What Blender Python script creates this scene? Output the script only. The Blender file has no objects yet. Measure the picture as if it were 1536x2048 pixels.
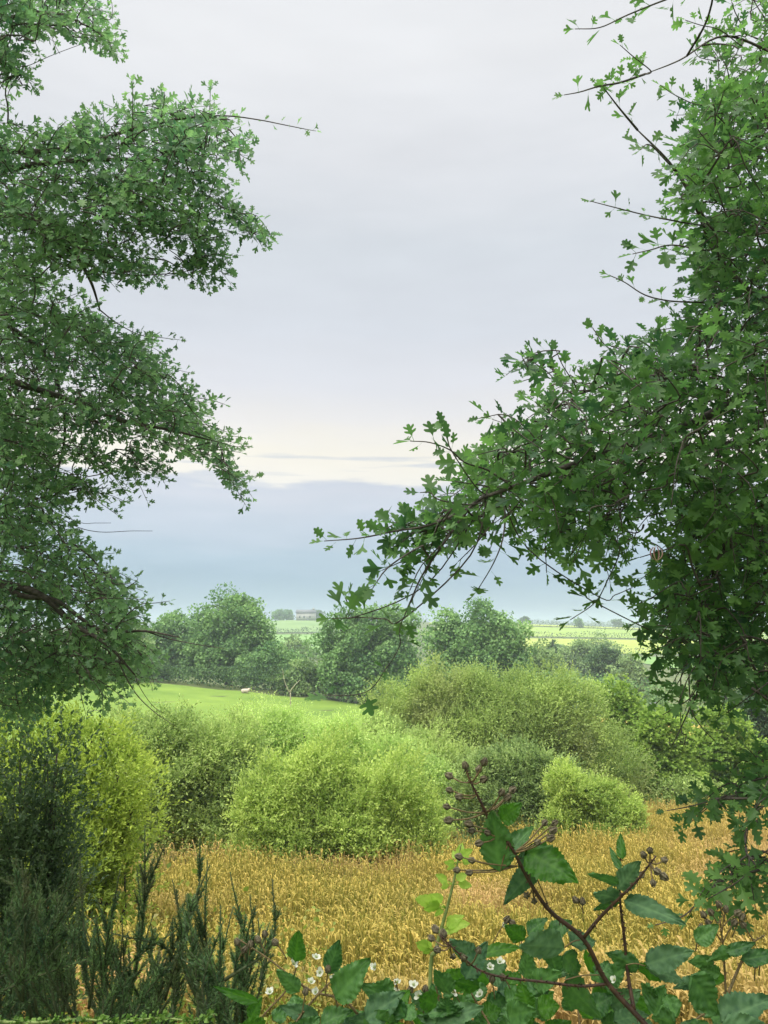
import bpy, math, random
import numpy as np
from mathutils import Vector
R = math.radians
rng = np.random.default_rng(11)
random.seed(5)
sc = bpy.context.scene
COL = sc.collection

# ------------------------------------------------------------------ camera, sky, sun, exposure
F = 1600.0; PITCH = math.atan((1262-1024)/F); CZ = 4.0
cam = bpy.data.cameras.new('camera'); cam.sensor_fit = 'VERTICAL'; cam.sensor_height = 24
cam.lens = 24*F/2048; cam.clip_end = 9000; cam.clip_start = 0.05
co = bpy.data.objects.new('camera', cam); COL.objects.link(co)
co.location = (0, 0, CZ); co.rotation_euler = (math.pi/2+PITCH, 0, 0); sc.camera = co
CW, SW = math.cos(PITCH), math.sin(PITCH)

SUN_EL, SUN_ROT = 52, 205         # high, behind the camera's left shoulder
sd = Vector((math.sin(R(SUN_ROT))*math.cos(R(SUN_EL)), math.cos(R(SUN_ROT))*math.cos(R(SUN_EL)), math.sin(R(SUN_EL))))
sl = bpy.data.lights.new('sun', 'SUN'); sl.energy = 2.1; sl.angle = R(25); sl.color = (1, .95, .86)
so = bpy.data.objects.new('sun', sl); COL.objects.link(so)
so.rotation_euler = sd.to_track_quat('Z', 'Y').to_euler(); so.location = (0, -5, 30)

def srgb(*c):
    return tuple(((v/255+.055)/1.055)**2.4 if v > 10 else v/255/12.92 for v in c)

W = bpy.data.worlds.new('World'); sc.world = W; W.use_nodes = True
nt = W.node_tree; N = nt.nodes; L = nt.links; N.clear()
def nd(t, **k):
    n = N.new(t)
    for a, b in k.items(): setattr(n, a, b)
    return n
def mth(op, a, b=None, c=None, clamp=False):
    n = N.new('ShaderNodeMath'); n.operation = op; n.use_clamp = clamp
    for i, v in enumerate((a, b, c)):
        if v is None: continue
        if isinstance(v, (int, float)): n.inputs[i].default_value = v
        else: L.new(v, n.inputs[i])
    return n.outputs[0]
out = nd('ShaderNodeOutputWorld'); bg = nd('ShaderNodeBackground')
tc = nd('ShaderNodeTexCoord'); sep = nd('ShaderNodeSeparateXYZ'); L.new(tc.outputs['Generated'], sep.inputs[0])
def cloudnoise(scale, zs, det=5):
    mp = nd('ShaderNodeMapping'); mp.inputs['Scale'].default_value = (1, 1, zs)
    L.new(tc.outputs['Generated'], mp.inputs[0])
    n = nd('ShaderNodeTexNoise'); n.inputs['Scale'].default_value = scale; n.inputs['Detail'].default_value = det
    L.new(mp.outputs[0], n.inputs[0]); return n.outputs[0]
n1 = cloudnoise(3.2, 6); n2 = cloudnoise(9, 5, 6); n3 = cloudnoise(2.0, 2.2, 4)
z = sep.outputs['Z']
zz = mth('ADD', z, mth('MULTIPLY', mth('SUBTRACT', n1, .5), .05))
zz = mth('ADD', zz, mth('MULTIPLY', mth('SUBTRACT', n2, .5), .034))
ramp = nd('ShaderNodeValToRGB'); L.new(zz, ramp.inputs[0])
stops = [(0, (160,182,199)), (.030, (157,180,199)), (.062, (157,180,200)), (.095, (172,192,209)), (.115, (186,199,214)),
         (.145, (196,205,218)), (.170, (207,211,221)), (.182, (203,208,219)), (.188, (244,239,228)), (.215, (246,240,226)), (.250, (234,231,228)),
         (.30, (222,223,228)), (.36, (214,218,225)), (.45, (213,218,224)), (.53, (224,226,230)), (.62, (232,233,235)), (1, (232,234,236))]
el = ramp.color_ramp.elements
while len(el) < len(stops): el.new(.5)
for e, (p, c) in zip(el, stops): e.position = p; e.color = (*srgb(*c), 1)
# thin dark streaks floating in the cream gap
band = mth('MULTIPLY', mth('SUBTRACT', 1, mth('MULTIPLY', mth('ABSOLUTE', mth('SUBTRACT', z, .205)), 24), clamp=True), 1)
ns = cloudnoise(5.5, 16, 4)
streak = mth('MULTIPLY', band, mth('MULTIPLY', mth('SUBTRACT', ns, .56), 9, clamp=True), clamp=True)
mx = nd('ShaderNodeMix', data_type='RGBA'); L.new(mth('MULTIPLY', streak, .75), mx.inputs[0]); L.new(ramp.outputs[0], mx.inputs[6])
mx.inputs[7].default_value = (*srgb(196, 203, 216), 1)
# soft mottling of the cloud deck and the brighter zenith of an overcast sky
mot = mth('ADD', mth('ADD', mth('MULTIPLY', n3, .26), mth('MULTIPLY', n2, .10)), .875)
zen = mth('ADD', 1, mth('MULTIPLY', mth('SMOOTH_MIN', mth('MAXIMUM', mth('SUBTRACT', z, .66), 0), 1, .1), 16.0))
bri = mth('MULTIPLY', mot, zen)
vm = nd('ShaderNodeVectorMath', operation='SCALE'); L.new(mx.outputs[2], vm.inputs[0]); L.new(bri, vm.inputs['Scale'])
sky = nd('ShaderNodeTexSky', sky_type='NISHITA'); sky.sun_disc = False
sky.sun_elevation = R(SUN_EL); sky.sun_rotation = R(SUN_ROT)
sk = nd('ShaderNodeVectorMath', operation='SCALE'); L.new(sky.outputs[0], sk.inputs[0]); sk.inputs['Scale'].default_value = .10
EXPO = 1.0
cl = nd('ShaderNodeVectorMath', operation='SCALE'); L.new(vm.outputs[0], cl.inputs[0]); cl.inputs['Scale'].default_value = 2**(-EXPO)
m2 = nd('ShaderNodeMix', data_type='RGBA'); m2.inputs[0].default_value = .95
L.new(sk.outputs[0], m2.inputs[6]); L.new(cl.outputs[0], m2.inputs[7])
L.new(m2.outputs[2], bg.inputs[0]); bg.inputs[1].default_value = 1; L.new(bg.outputs[0], out.inputs[0])
vs = sc.view_settings; vs.view_transform = 'Standard'; vs.look = 'None'; vs.gamma = 1; vs.exposure = EXPO
cy = sc.cycles; cy.use_denoising = True
cy.max_bounces = 6; cy.diffuse_bounces = 3; cy.glossy_bounces = 2; cy.transmission_bounces = 4; cy.volume_bounces = 1
cy.use_adaptive_sampling = False; cy.caustics_reflective = False; cy.caustics_refractive = False

# ------------------------------------------------------------------ helpers
def at(px, py, D):                 # picture position at depth D along the view axis
    u, v = (px-768)/F, (1024-py)/F
    return np.array([D*u, D*(CW-SW*v), CZ+D*(SW+CW*v)])
def aty(px, py, Y):                # picture position at ground distance Y
    v = (1024-py)/F
    return at(px, py, Y/(CW-SW*v))
def unit(a):
    a = np.asarray(a, float)
    return a/np.maximum(np.linalg.norm(a, axis=-1, keepdims=True), 1e-9)
def rnd(n): return unit(rng.normal(size=(n, 3)))

def tagit(o, label=None, cat=None, group=None, kind=None):
    if label: o['label'] = label
    if cat: o['category'] = cat
    if group: o['group'] = group
    if kind: o['kind'] = kind
    return o
def thing(name, loc, label, cat, group=None):
    o = bpy.data.objects.new(name, None); COL.objects.link(o); o.location = tuple(loc)
    o.empty_display_size = .2
    return tagit(o, label, cat, group)

class Acc:
    def __init__(s): s.v = []; s.f = []; s.t = []; s.n = 0
    def tmpl(s, T, pos, t, nrm, scale, width=1.0, tint=None):
        tv, tf, tt = T
        pos = np.atleast_2d(pos); n = len(pos)
        if n == 0: return
        t = unit(t); sd_ = unit(np.cross(t, nrm)); nn = np.cross(sd_, t)
        sc_ = np.broadcast_to(np.asarray(scale, float), (n,))[:, None, None]
        w = np.broadcast_to(np.asarray(width, float), (n,))[:, None, None]
        V = pos[:, None, :] + sc_*(tv[None, :, 0:1]*w*sd_[:, None, :] + tv[None, :, 1:2]*t[:, None, :] + tv[None, :, 2:3]*nn[:, None, :])
        s.v.append(V.reshape(-1, 3))
        k = len(tv)
        for fc in tf:
            s.f.append((np.arange(n)[:, None]*k + np.array(fc)[None, :] + s.n))
        if tint is None: tint = rng.random(n)
        tint = np.broadcast_to(np.asarray(tint, float), (n,))
        s.t.append((tint[:, None]*.75 + tt[None, :]*.25).reshape(-1) if tt is not None else np.repeat(tint, k))
        s.n += n*k
    def tube(s, pts, rads, sides=5, tint=.5):
        pts = np.asarray(pts, float); m = len(pts)
        if m < 2: return
        rads = np.broadcast_to(np.asarray(rads, float), (m,))
        d = np.gradient(pts, axis=0); d = unit(d)
        ref = np.array([0.13, .21, .97]) if abs(d[0][2]) < .9 else np.array([1., .1, 0])
        a = unit(np.cross(d, ref)); b = np.cross(d, a)
        ang = np.arange(sides)*2*math.pi/sides
        V = pts[:, None, :] + rads[:, None, None]*(np.cos(ang)[None, :, None]*a[:, None, :] + np.sin(ang)[None, :, None]*b[:, None, :])
        s.v.append(V.reshape(-1, 3)); s.t.append(np.full(m*sides, tint))
        i = np.arange(m-1)[:, None]*sides; j = np.arange(sides)[None, :]; j2 = (j+1) % sides
        q = np.stack([i+j, i+j2, i+sides+j2, i+sides+j], -1).reshape(-1, 4) + s.n
        s.f.append(q); s.f.append((np.arange(sides)[::-1] + s.n)[None]); s.f.append((np.arange(sides) + s.n+(m-1)*sides)[None])
        s.n += m*sides
    def blob(s, c, r, tint=.5, seg=8, rings=6, axis=None, bump=0):
        c = np.asarray(c, float); r = np.broadcast_to(np.asarray(r, float), (3,))
        th = np.linspace(0, math.pi, rings+1)[1:-1]; ph = np.arange(seg)*2*math.pi/seg
        P = np.array([[math.sin(a)*math.cos(p), math.sin(a)*math.sin(p), math.cos(a)] for a in th for p in ph])
        P = np.vstack([P, [[0, 0, 1], [0, 0, -1]]])
        if bump: P = P*(1+bump*(rng.random((len(P), 1))-.5))
        P = P*r
        if axis is not None:
            q = Vector(axis).to_track_quat('Z', 'Y').to_matrix(); P = P @ np.array(q).T
        s.v.append(P+c); s.t.append(np.full(len(P), tint))
        nr = rings-1; F4 = []
        for i in range(nr-1):
            for j in range(seg): F4.append([i*seg+j, (i+1)*seg+j, (i+1)*seg+(j+1) % seg, i*seg+(j+1) % seg])
        top, bot = nr*seg, nr*seg+1
        F3 = [[top, j, (j+1) % seg] for j in range(seg)] + [[bot, (nr-1)*seg+(j+1) % seg, (nr-1)*seg+j] for j in range(seg)]
        s.f.append(np.array(F4)+s.n); s.f.append(np.array(F3)+s.n); s.n += len(P)
    def quads(s, V, Fc, tint=.5):
        V = np.asarray(V, float); s.v.append(V); s.t.append(np.broadcast_to(np.asarray(tint, float), (len(V),)).copy())
        for f in Fc: s.f.append(np.array([f])+s.n)
        s.n += len(V)
    def box(s, c, h, tint=.5, rot=0):
        c = np.asarray(c, float); X = np.array([[x, y, zz_] for zz_ in (-1, 1) for y in (-1, 1) for x in (-1, 1)])*np.asarray(h)
        cr, sr = math.cos(rot), math.sin(rot); X = np.stack([X[:, 0]*cr-X[:, 1]*sr, X[:, 0]*sr+X[:, 1]*cr, X[:, 2]], 1)
        s.quads(X+c, [[0,2,3,1],[4,5,7,6],[0,1,5,4],[2,6,7,3],[0,4,6,2],[1,3,7,5]], tint)
    def obj(s, name, mat, parent=None, smooth=False):
        V = np.concatenate(s.v).astype(np.float32)
        loc = np.array(parent.location) if parent is not None else np.zeros(3)
        if parent is not None and parent.parent is not None: loc = loc+np.array(parent.parent.location)
        V = V-loc.astype(np.float32)
        me = bpy.data.meshes.new(name)
        me.vertices.add(len(V)); me.vertices.foreach_set('co', V.ravel())
        lens = np.concatenate([np.full(len(f), f.shape[1]) for f in s.f]); loops = np.concatenate([f.ravel() for f in s.f])
        me.loops.add(len(loops)); me.loops.foreach_set('vertex_index', loops.astype(np.int32))
        me.polygons.add(len(lens)); st = np.concatenate([[0], np.cumsum(lens)[:-1]])
        me.polygons.foreach_set('loop_start', st.astype(np.int32))
        if smooth: me.polygons.foreach_set('use_smooth', np.ones(len(lens), bool))
        at_ = me.attributes.new('tint', 'FLOAT', 'POINT'); at_.data.foreach_set('value', np.concatenate(s.t).astype(np.float32))
        me.update(calc_edges=True); me.materials.append(mat)
        o = bpy.data.objects.new(name, me); COL.objects.link(o)
        if parent is not None: o.parent = parent
        return o

# ------------------------------------------------------------------ materials
def mat_leaf(name, dark, light, trans=.35, rough=.55, nscale=1.2, namt=.35, spec=.3, tmul=1.3, alt=None):
    m = bpy.data.materials.new(name); m.use_nodes = True; t = m.node_tree; n = t.nodes; l = t.links; n.clear()
    o = n.new('ShaderNodeOutputMaterial'); a = n.new('ShaderNodeAttribute'); a.attribute_name = 'tint'
    tx = n.new('ShaderNodeTexCoord'); ns_ = n.new('ShaderNodeTexNoise'); ns_.inputs['Scale'].default_value = nscale; ns_.inputs['Detail'].default_value = 3
    l.new(tx.outputs['Object'], ns_.inputs[0])
    c1 = n.new('ShaderNodeMath'); c1.operation = 'SUBTRACT'; l.new(ns_.outputs[0], c1.inputs[0]); c1.inputs[1].default_value = .5
    c2 = n.new('ShaderNodeMath'); c2.operation = 'MULTIPLY_ADD'; l.new(c1.outputs[0], c2.inputs[0]); c2.inputs[1].default_value = namt*4; l.new(a.outputs['Fac'], c2.inputs[2]); c2.use_clamp = True
    mx = n.new('ShaderNodeMix'); mx.data_type = 'RGBA'; l.new(c2.outputs[0], mx.inputs[0]); mx.inputs[6].default_value = (*dark, 1); mx.inputs[7].default_value = (*light, 1)
    col = mx.outputs[2]
    if alt is not None:
        ns2 = n.new('ShaderNodeTexNoise'); ns2.inputs['Scale'].default_value = nscale*.6; l.new(tx.outputs['Object'], ns2.inputs[0])
        r_ = n.new('ShaderNodeMapRange'); r_.inputs[1].default_value = .5; r_.inputs[2].default_value = .68; l.new(ns2.outputs[0], r_.inputs[0])
        m3 = n.new('ShaderNodeMix'); m3.data_type = 'RGBA'; l.new(r_.outputs[0], m3.inputs[0]); l.new(col, m3.inputs[6]); m3.inputs[7].default_value = (*alt, 1); col = m3.outputs[2]
    p = n.new('ShaderNodeBsdfPrincipled'); l.new(col, p.inputs['Base Color']); p.inputs['Roughness'].default_value = rough; p.inputs['Specular IOR Level'].default_value = spec
    tr = n.new('ShaderNodeBsdfTranslucent'); g = n.new('ShaderNodeVectorMath'); g.operation = 'MULTIPLY'; l.new(col, g.inputs[0]); g.inputs[1].default_value = (tmul*1.0, tmul*1.1, tmul*.85); l.new(g.outputs[0], tr.inputs[0])
    ms = n.new('ShaderNodeMixShader'); ms.inputs[0].default_value = trans; l.new(p.outputs[0], ms.inputs[1]); l.new(tr.outputs[0], ms.inputs[2]); l.new(ms.outputs[0], o.inputs[0])
    return m
def mat_plain(name, dark, light, rough=.8, nscale=20, bump=0, spec=.3, detail=5):
    m = bpy.data.materials.new(name); m.use_nodes = True; t = m.node_tree; n = t.nodes; l = t.links
    p = n['Principled BSDF']; tx = n.new('ShaderNodeTexCoord'); ns_ = n.new('ShaderNodeTexNoise'); ns_.inputs['Scale'].default_value = nscale; ns_.inputs['Detail'].default_value = detail
    l.new(tx.outputs['Object'], ns_.inputs[0]); r_ = n.new('ShaderNodeMapRange'); r_.inputs[1].default_value = .3; r_.inputs[2].default_value = .7; l.new(ns_.outputs[0], r_.inputs[0])
    mx = n.new('ShaderNodeMix'); mx.data_type = 'RGBA'; l.new(r_.outputs[0], mx.inputs[0]); mx.inputs[6].default_value = (*dark, 1); mx.inputs[7].default_value = (*light, 1)
    l.new(mx.outputs[2], p.inputs['Base Color']); p.inputs['Roughness'].default_value = rough; p.inputs['Specular IOR Level'].default_value = spec
    if bump:
        b = n.new('ShaderNodeBump'); b.inputs['Strength'].default_value = bump; l.new(ns_.outputs[0], b.inputs['Height']); l.new(b.outputs[0], p.inputs['Normal'])
    return m

M = {}
M['bark'] = mat_plain('bark', (.035, .028, .022), (.11, .095, .075), nscale=60, bump=.4)
M['twig'] = mat_plain('twig', (.05, .035, .028), (.12, .085, .06), nscale=90)
M['haw_l'] = mat_leaf('hawthorn_leaf', (.055, .135, .075), (.22, .355, .145), trans=.52, rough=.5, nscale=1.8, namt=.3)
M['haw_r'] = mat_leaf('hawthorn_leaf_glossy', (.028, .085, .038), (.15, .28, .075), trans=.5, rough=.5, nscale=2.5, namt=.3, spec=.3)
M['willow_yel'] = mat_leaf('willow_leaf_yellow', (.12, .20, .03), (.41, .50, .09), trans=.4, spec=.12, rough=.75)
M['willow'] = mat_leaf('willow_leaf', (.15, .235, .07), (.45, .55, .18), trans=.4, nscale=.7, spec=.12, rough=.75)
M['willow_dark'] = mat_leaf('willow_leaf_dark', (.09, .155, .055), (.33, .43, .15), trans=.35, nscale=.7, spec=.12, rough=.75)
M['willow_bri'] = mat_leaf('willow_leaf_bright', (.19, .29, .06), (.48, .58, .155), trans=.4, nscale=.7, spec=.12, rough=.75)
M['willow_pale'] = mat_leaf('willow_leaf_pale', (.22, .34, .10), (.54, .67, .22), trans=.4, nscale=.6, spec=.12, rough=.75)
M['sallow'] = mat_leaf('sallow_leaf', (.13, .20, .06), (.42, .53, .16), trans=.35, nscale=.5, alt=(.35, .40, .15), spec=.12, rough=.75)
M['elder'] = mat_leaf('elder_leaf', (.09, .18, .03), (.30, .42, .08), trans=.35, nscale=.6, spec=.12, rough=.75)
M['ash'] = mat_leaf('far_tree_leaf', (.07, .16, .06), (.27, .42, .15), trans=.3, nscale=.25, spec=.12, rough=.75)
M['dark'] = mat_leaf('dark_tree_leaf', (.04, .085, .045), (.12, .20, .07), trans=.3, nscale=.25, spec=.12, rough=.75)
M['mid'] = mat_leaf('mid_tree_leaf', (.12, .20, .08), (.32, .43, .17), trans=.3, nscale=.25, spec=.12, rough=.75)
M['hedge'] = mat_leaf('hedge_leaf', (.035, .065, .025), (.08, .13, .04), trans=.2, nscale=.1, spec=.1, rough=.8)
M['gorse'] = mat_leaf('gorse_spine', (.035, .08, .04), (.14, .24, .08), trans=.2, nscale=5, namt=.5, alt=(.11, .12, .05))
M['thorn'] = mat_leaf('blackthorn_leaf', (.03, .06, .03), (.10, .16, .06), trans=.3, nscale=3)
M['weed'] = mat_leaf('weed_leaf', (.15, .22, .03), (.42, .46, .08), trans=.4, nscale=3, alt=(.42, .33, .13))
M['grass'] = mat_leaf('barley_straw', (.11, .13, .016), (.52, .385, .10), trans=.3, rough=.8, nscale=.35, namt=.22, spec=.1, alt=(.53, .345, .155))
M['shoot'] = mat_leaf('young_shoot_leaf', (.22, .38, .04), (.50, .66, .12), trans=.45, nscale=8)
M['gstem'] = mat_plain('gorse_stem', (.035, .055, .022), (.09, .10, .045), nscale=50)
M['thorn2'] = mat_leaf('moss', (.05, .12, .02), (.18, .30, .05), trans=.3, nscale=20)
M['stemg'] = mat_plain('green_stem', (.16, .22, .06), (.28, .34, .12), nscale=60)
M['bstem'] = mat_plain('bramble_stem_skin', (.03, .018, .012), (.085, .045, .025), rough=.5, nscale=120, bump=.2)
M['bstem2'] = mat_plain('bramble_stalk_skin', (.10, .085, .03), (.20, .13, .06), rough=.6, nscale=120)
M['bud'] = mat_plain('bramble_bud_skin', (.05, .04, .025), (.20, .17, .10), nscale=200, bump=.3)
M['petal'] = mat_leaf('bramble_petal', (.50, .52, .38), (.78, .78, .68), trans=.25, nscale=30, namt=.1, tmul=1)
M['honey'] = mat_leaf('honeysuckle_petal', (.50, .14, .16), (.85, .62, .55), trans=.3, nscale=40, tmul=1)
M['white'] = mat_plain('whitewash', (.26, .25, .23), (.34, .33, .31), nscale=3)
M['slate'] = mat_plain('slate', (.10, .10, .11), (.17, .17, .18), nscale=3)
M['pane'] = mat_plain('window_glass', (.03, .035, .04), (.05, .055, .06), rough=.15, nscale=3)
M['wool'] = mat_plain('wool', (.38, .32, .24), (.52, .46, .36), nscale=14, bump=.6)
M['skin'] = mat_plain('sheep_face', (.30, .26, .20), (.42, .37, .30), nscale=14)

# leaf templates: verts (x, y along, z), faces, per-vertex tint
def T(v, f, t=None): return (np.array(v, float), f, None if t is None else np.array(t, float))
DIA = T([(0,0,0), (-.5,.5,.12), (0,1,-.05), (.5,.5,.12)], [(0,1,2), (0,2,3)])
LONG = T([(0,0,0), (-.16,.45,.06), (0,.5,0), (.16,.45,.06), (0,1,-.18)], [(0,2,1), (0,3,2), (1,2,4), (2,3,4)])
def haw(h, curl, pet=.35):
    V = [(-.018, -pet, -.05), (.018, -pet, -.05), (.018, .02, 0), (-.018, .02, 0)]
    rib = [(0, 0, 0), (0, 1.0, -curl)]
    left = [(-x, y, .22*x - curl*y*y) for x, y in h]; right = [(x, y, .22*x - curl*y*y) for x, y in h]
    V += rib; b = len(V); n = len(h); V += left; c = len(V); V += right
    f = [(0, 1, 2, 3), (4,)+tuple(range(b, b+n))+(5,), (4, 5)+tuple(range(c+n-1, c-1, -1))]
    t = [0.2]*4+[.1, .6]+[min(1, abs(v[0])*2.2) for v in left]*2
    return T(V, f, t)
H5 = [(.04, .14), (.12, .28), (.38, .34), (.47, .45), (.42, .52), (.15, .50), (.16, .58), (.38, .70), (.43, .82), (.34, .86), (.14, .78), (.14, .90), (.07, 1.0)]
H3 = [(.035, .18), (.09, .38), (.28, .54), (.46, .68), (.50, .82), (.38, .85), (.14, .70), (.15, .84), (.15, .97), (.06, 1.03)]
H7 = [(.09, .12), (.30, .16), (.36, .27), (.20, .34), (.24, .40), (.45, .44), (.47, .56), (.26, .60), (.27, .66), (.38, .76), (.34, .86), (.16, .84), (.10, .98)]
HAW = [haw(H5, .12), haw(H3, .25), haw(H7, .05), haw(H5, -.15)]

def smooth_path(pts, k=4):
    pts = np.asarray(pts, float)
    if len(pts) < 3: return pts
    P = np.vstack([2*pts[0]-pts[1], pts, 2*pts[-1]-pts[-2]]); o_ = []
    for i in range(1, len(P)-2):
        for s_ in range(k):
            t_ = s_/k
            o_.append(.5*((2*P[i])+(-P[i-1]+P[i+1])*t_+(2*P[i-1]-5*P[i]+4*P[i+1]-P[i+2])*t_**2+(-P[i-1]+3*P[i]-3*P[i+1]+P[i+2])*t_**3))
    o_.append(P[-2]); return np.array(o_)

# ------------------------------------------------------------------ terrain
gy = np.concatenate([np.arange(-40, 0, 5), np.arange(0, 12, .5), np.arange(12, 40, 2), np.arange(40, 160, 4), np.arange(160, 700, 15), np.geomspace(700, 5000, 22)])
gx = np.concatenate([-np.geomspace(60, 4000, 26)[::-1], np.arange(-56, 57, 4), np.geomspace(60, 4000, 26)])
def sst(a, b, x):
    t_ = np.clip((x-a)/(b-a), 0, 1); return t_*t_*(3-2*t_)
def zfun(x, y):
    z_ = np.interp(y, [-40, 2.4, 3.4, 5.0, 7.5, 16, 21, 30, 38, 50, 70, 100, 150, 210, 300, 430, 560, 640, 900, 1500, 1900, 5000],
                   [2.5, 2.4, 2.0, 1.0, 0, -1.3, -1.9, -3.1, -3.8, -4.1, -3.7, -2.6, -6.5, -8.5, -8, -2, 6.5, 8, -5, 10, 0, -60])
    z_ = z_ - sst(30, 90, y)*(1-sst(150, 260, y))*.085*(np.clip(x, -60, 50)+20)
    z_ = z_ + sst(300, 560, y)*(1-sst(700, 1000, y))*(3.5*np.exp(-((x+70)/70)**2) + 2.6*np.sin(x/95+1.2) - 2.0*sst(0, 300, x))
    z_ = z_ + .12*np.sin(x*.7+y*.4)*sst(8, 14, y)*(1-sst(300, 400, y))
    return z_
GX, GY = np.meshgrid(gx, gy); GZ = zfun(GX, GY)
def zt(x, y):
    x = np.asarray(x, float); y = np.asarray(y, float)
    i = np.clip(np.searchsorted(gx, x)-1, 0, len(gx)-2); j = np.clip(np.searchsorted(gy, y)-1, 0, len(gy)-2)
    u = (x-gx[i])/(gx[i+1]-gx[i]); v = (y-gy[j])/(gy[j+1]-gy[j])
    return GZ[j, i]*(1-u)*(1-v)+GZ[j, i+1]*u*(1-v)+GZ[j+1, i]*(1-u)*v+GZ[j+1, i+1]*u*v
def grid_faces(nx, ny):
    j, i = np.meshgrid(np.arange(ny-1), np.arange(nx-1), indexing='ij'); a = (j*nx+i).ravel()
    return np.stack([a, a+1, a+nx+1, a+nx], 1)
def sheet(name, X, Y, Z, mat):
    a = Acc(); a.v.append(np.stack([X.ravel(), Y.ravel(), Z.ravel()], 1)); a.t.append(np.full(X.size, .5)); a.n = X.size
    a.f.append(grid_faces(X.shape[1], X.shape[0])); o = a.obj(name, mat, smooth=True); o['kind'] = 'structure'; return o
mg = mat_plain('rough_ground', (.05, .075, .02), (.13, .15, .045), rough=.95, nscale=.6, bump=.3, detail=8)
sheet('ground', GX, GY, GZ, mg)
def patch(name, corners, dz, mat, n=26, pix=True):
    # corners in order near-left, near-right, far-right, far-left, as (x, y) in metres
    c = np.array(corners, float); u, v = np.meshgrid(np.linspace(0, 1, n), np.linspace(0, 1, n))
    P_ = ((1-u)*(1-v))[..., None]*c[0]+(u*(1-v))[..., None]*c[1]+(u*v)[..., None]*c[2]+((1-u)*v)[..., None]*c[3]
    X, Y = P_[..., 0], P_[..., 1]; return sheet(name, X, Y, zt(X, Y)+dz, mat)
mfield = mat_plain('straw_ground', (.16, .11, .02), (.30, .21, .06), rough=.95, nscale=2.5, bump=.4, detail=8)
patch('straw_field', [(-14, 6.0), (22, 6.0), (34, 33), (-18, 33)], .03, mfield, 40)
mpast = mat_plain('pasture_grass', (.10, .175, .02), (.17, .255, .032), rough=.9, nscale=.25, detail=10, bump=.2)
patch('pasture', [(-60, 38), (14, 38), (16, 92), (-70, 101)], .06, mpast, 40)
def fm(nm, a, b): return mat_plain(nm, a, b, rough=.95, nscale=.05, detail=8)
mF = [fm('hay_meadow', (.17, .26, .03), (.24, .32, .05)), fm('meadow_green', (.12, .24, .045), (.18, .30, .07)), fm('mown_field', (.24, .30, .03), (.31, .36, .05)), fm('dull_pasture', (.12, .20, .055), (.17, .25, .08)), fm('stubble_field', (.38, .29, .05), (.50, .37, .09))]
patch('gold_strip_field', [(24, 88), (75, 92), (82, 128), (26, 120)], .12, mF[4])
patch('valley_field', [(60, 135), (170, 135), (190, 215), (75, 215)], .2, mF[1])
patch('lower_meadow', [(95, 240), (300, 240), (330, 330), (95, 330)], .3, mF[1])
patch('mown_meadow', [(70, 345), (330, 350), (340, 440), (60, 440)], .35, mF[2])
patch('hill_meadow', [(20, 452), (330, 455), (360, 540), (40, 535)], .35, mF[0])
patch('crest_meadow', [(30, 548), (380, 550), (390, 625), (40, 625)], .35, mF[2])
patch('left_hill_field', [(-120, 330), (0, 330), (10, 445), (-130, 445)], .35, mF[1])
patch('left_crest_field', [(-140, 455), (15, 460), (25, 560), (-150, 560)], .35, mF[3])
patch('far_ridge_field', [(100, 1000), (900, 1000), (900, 1450), (100, 1450)], .8, mF[3])

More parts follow.
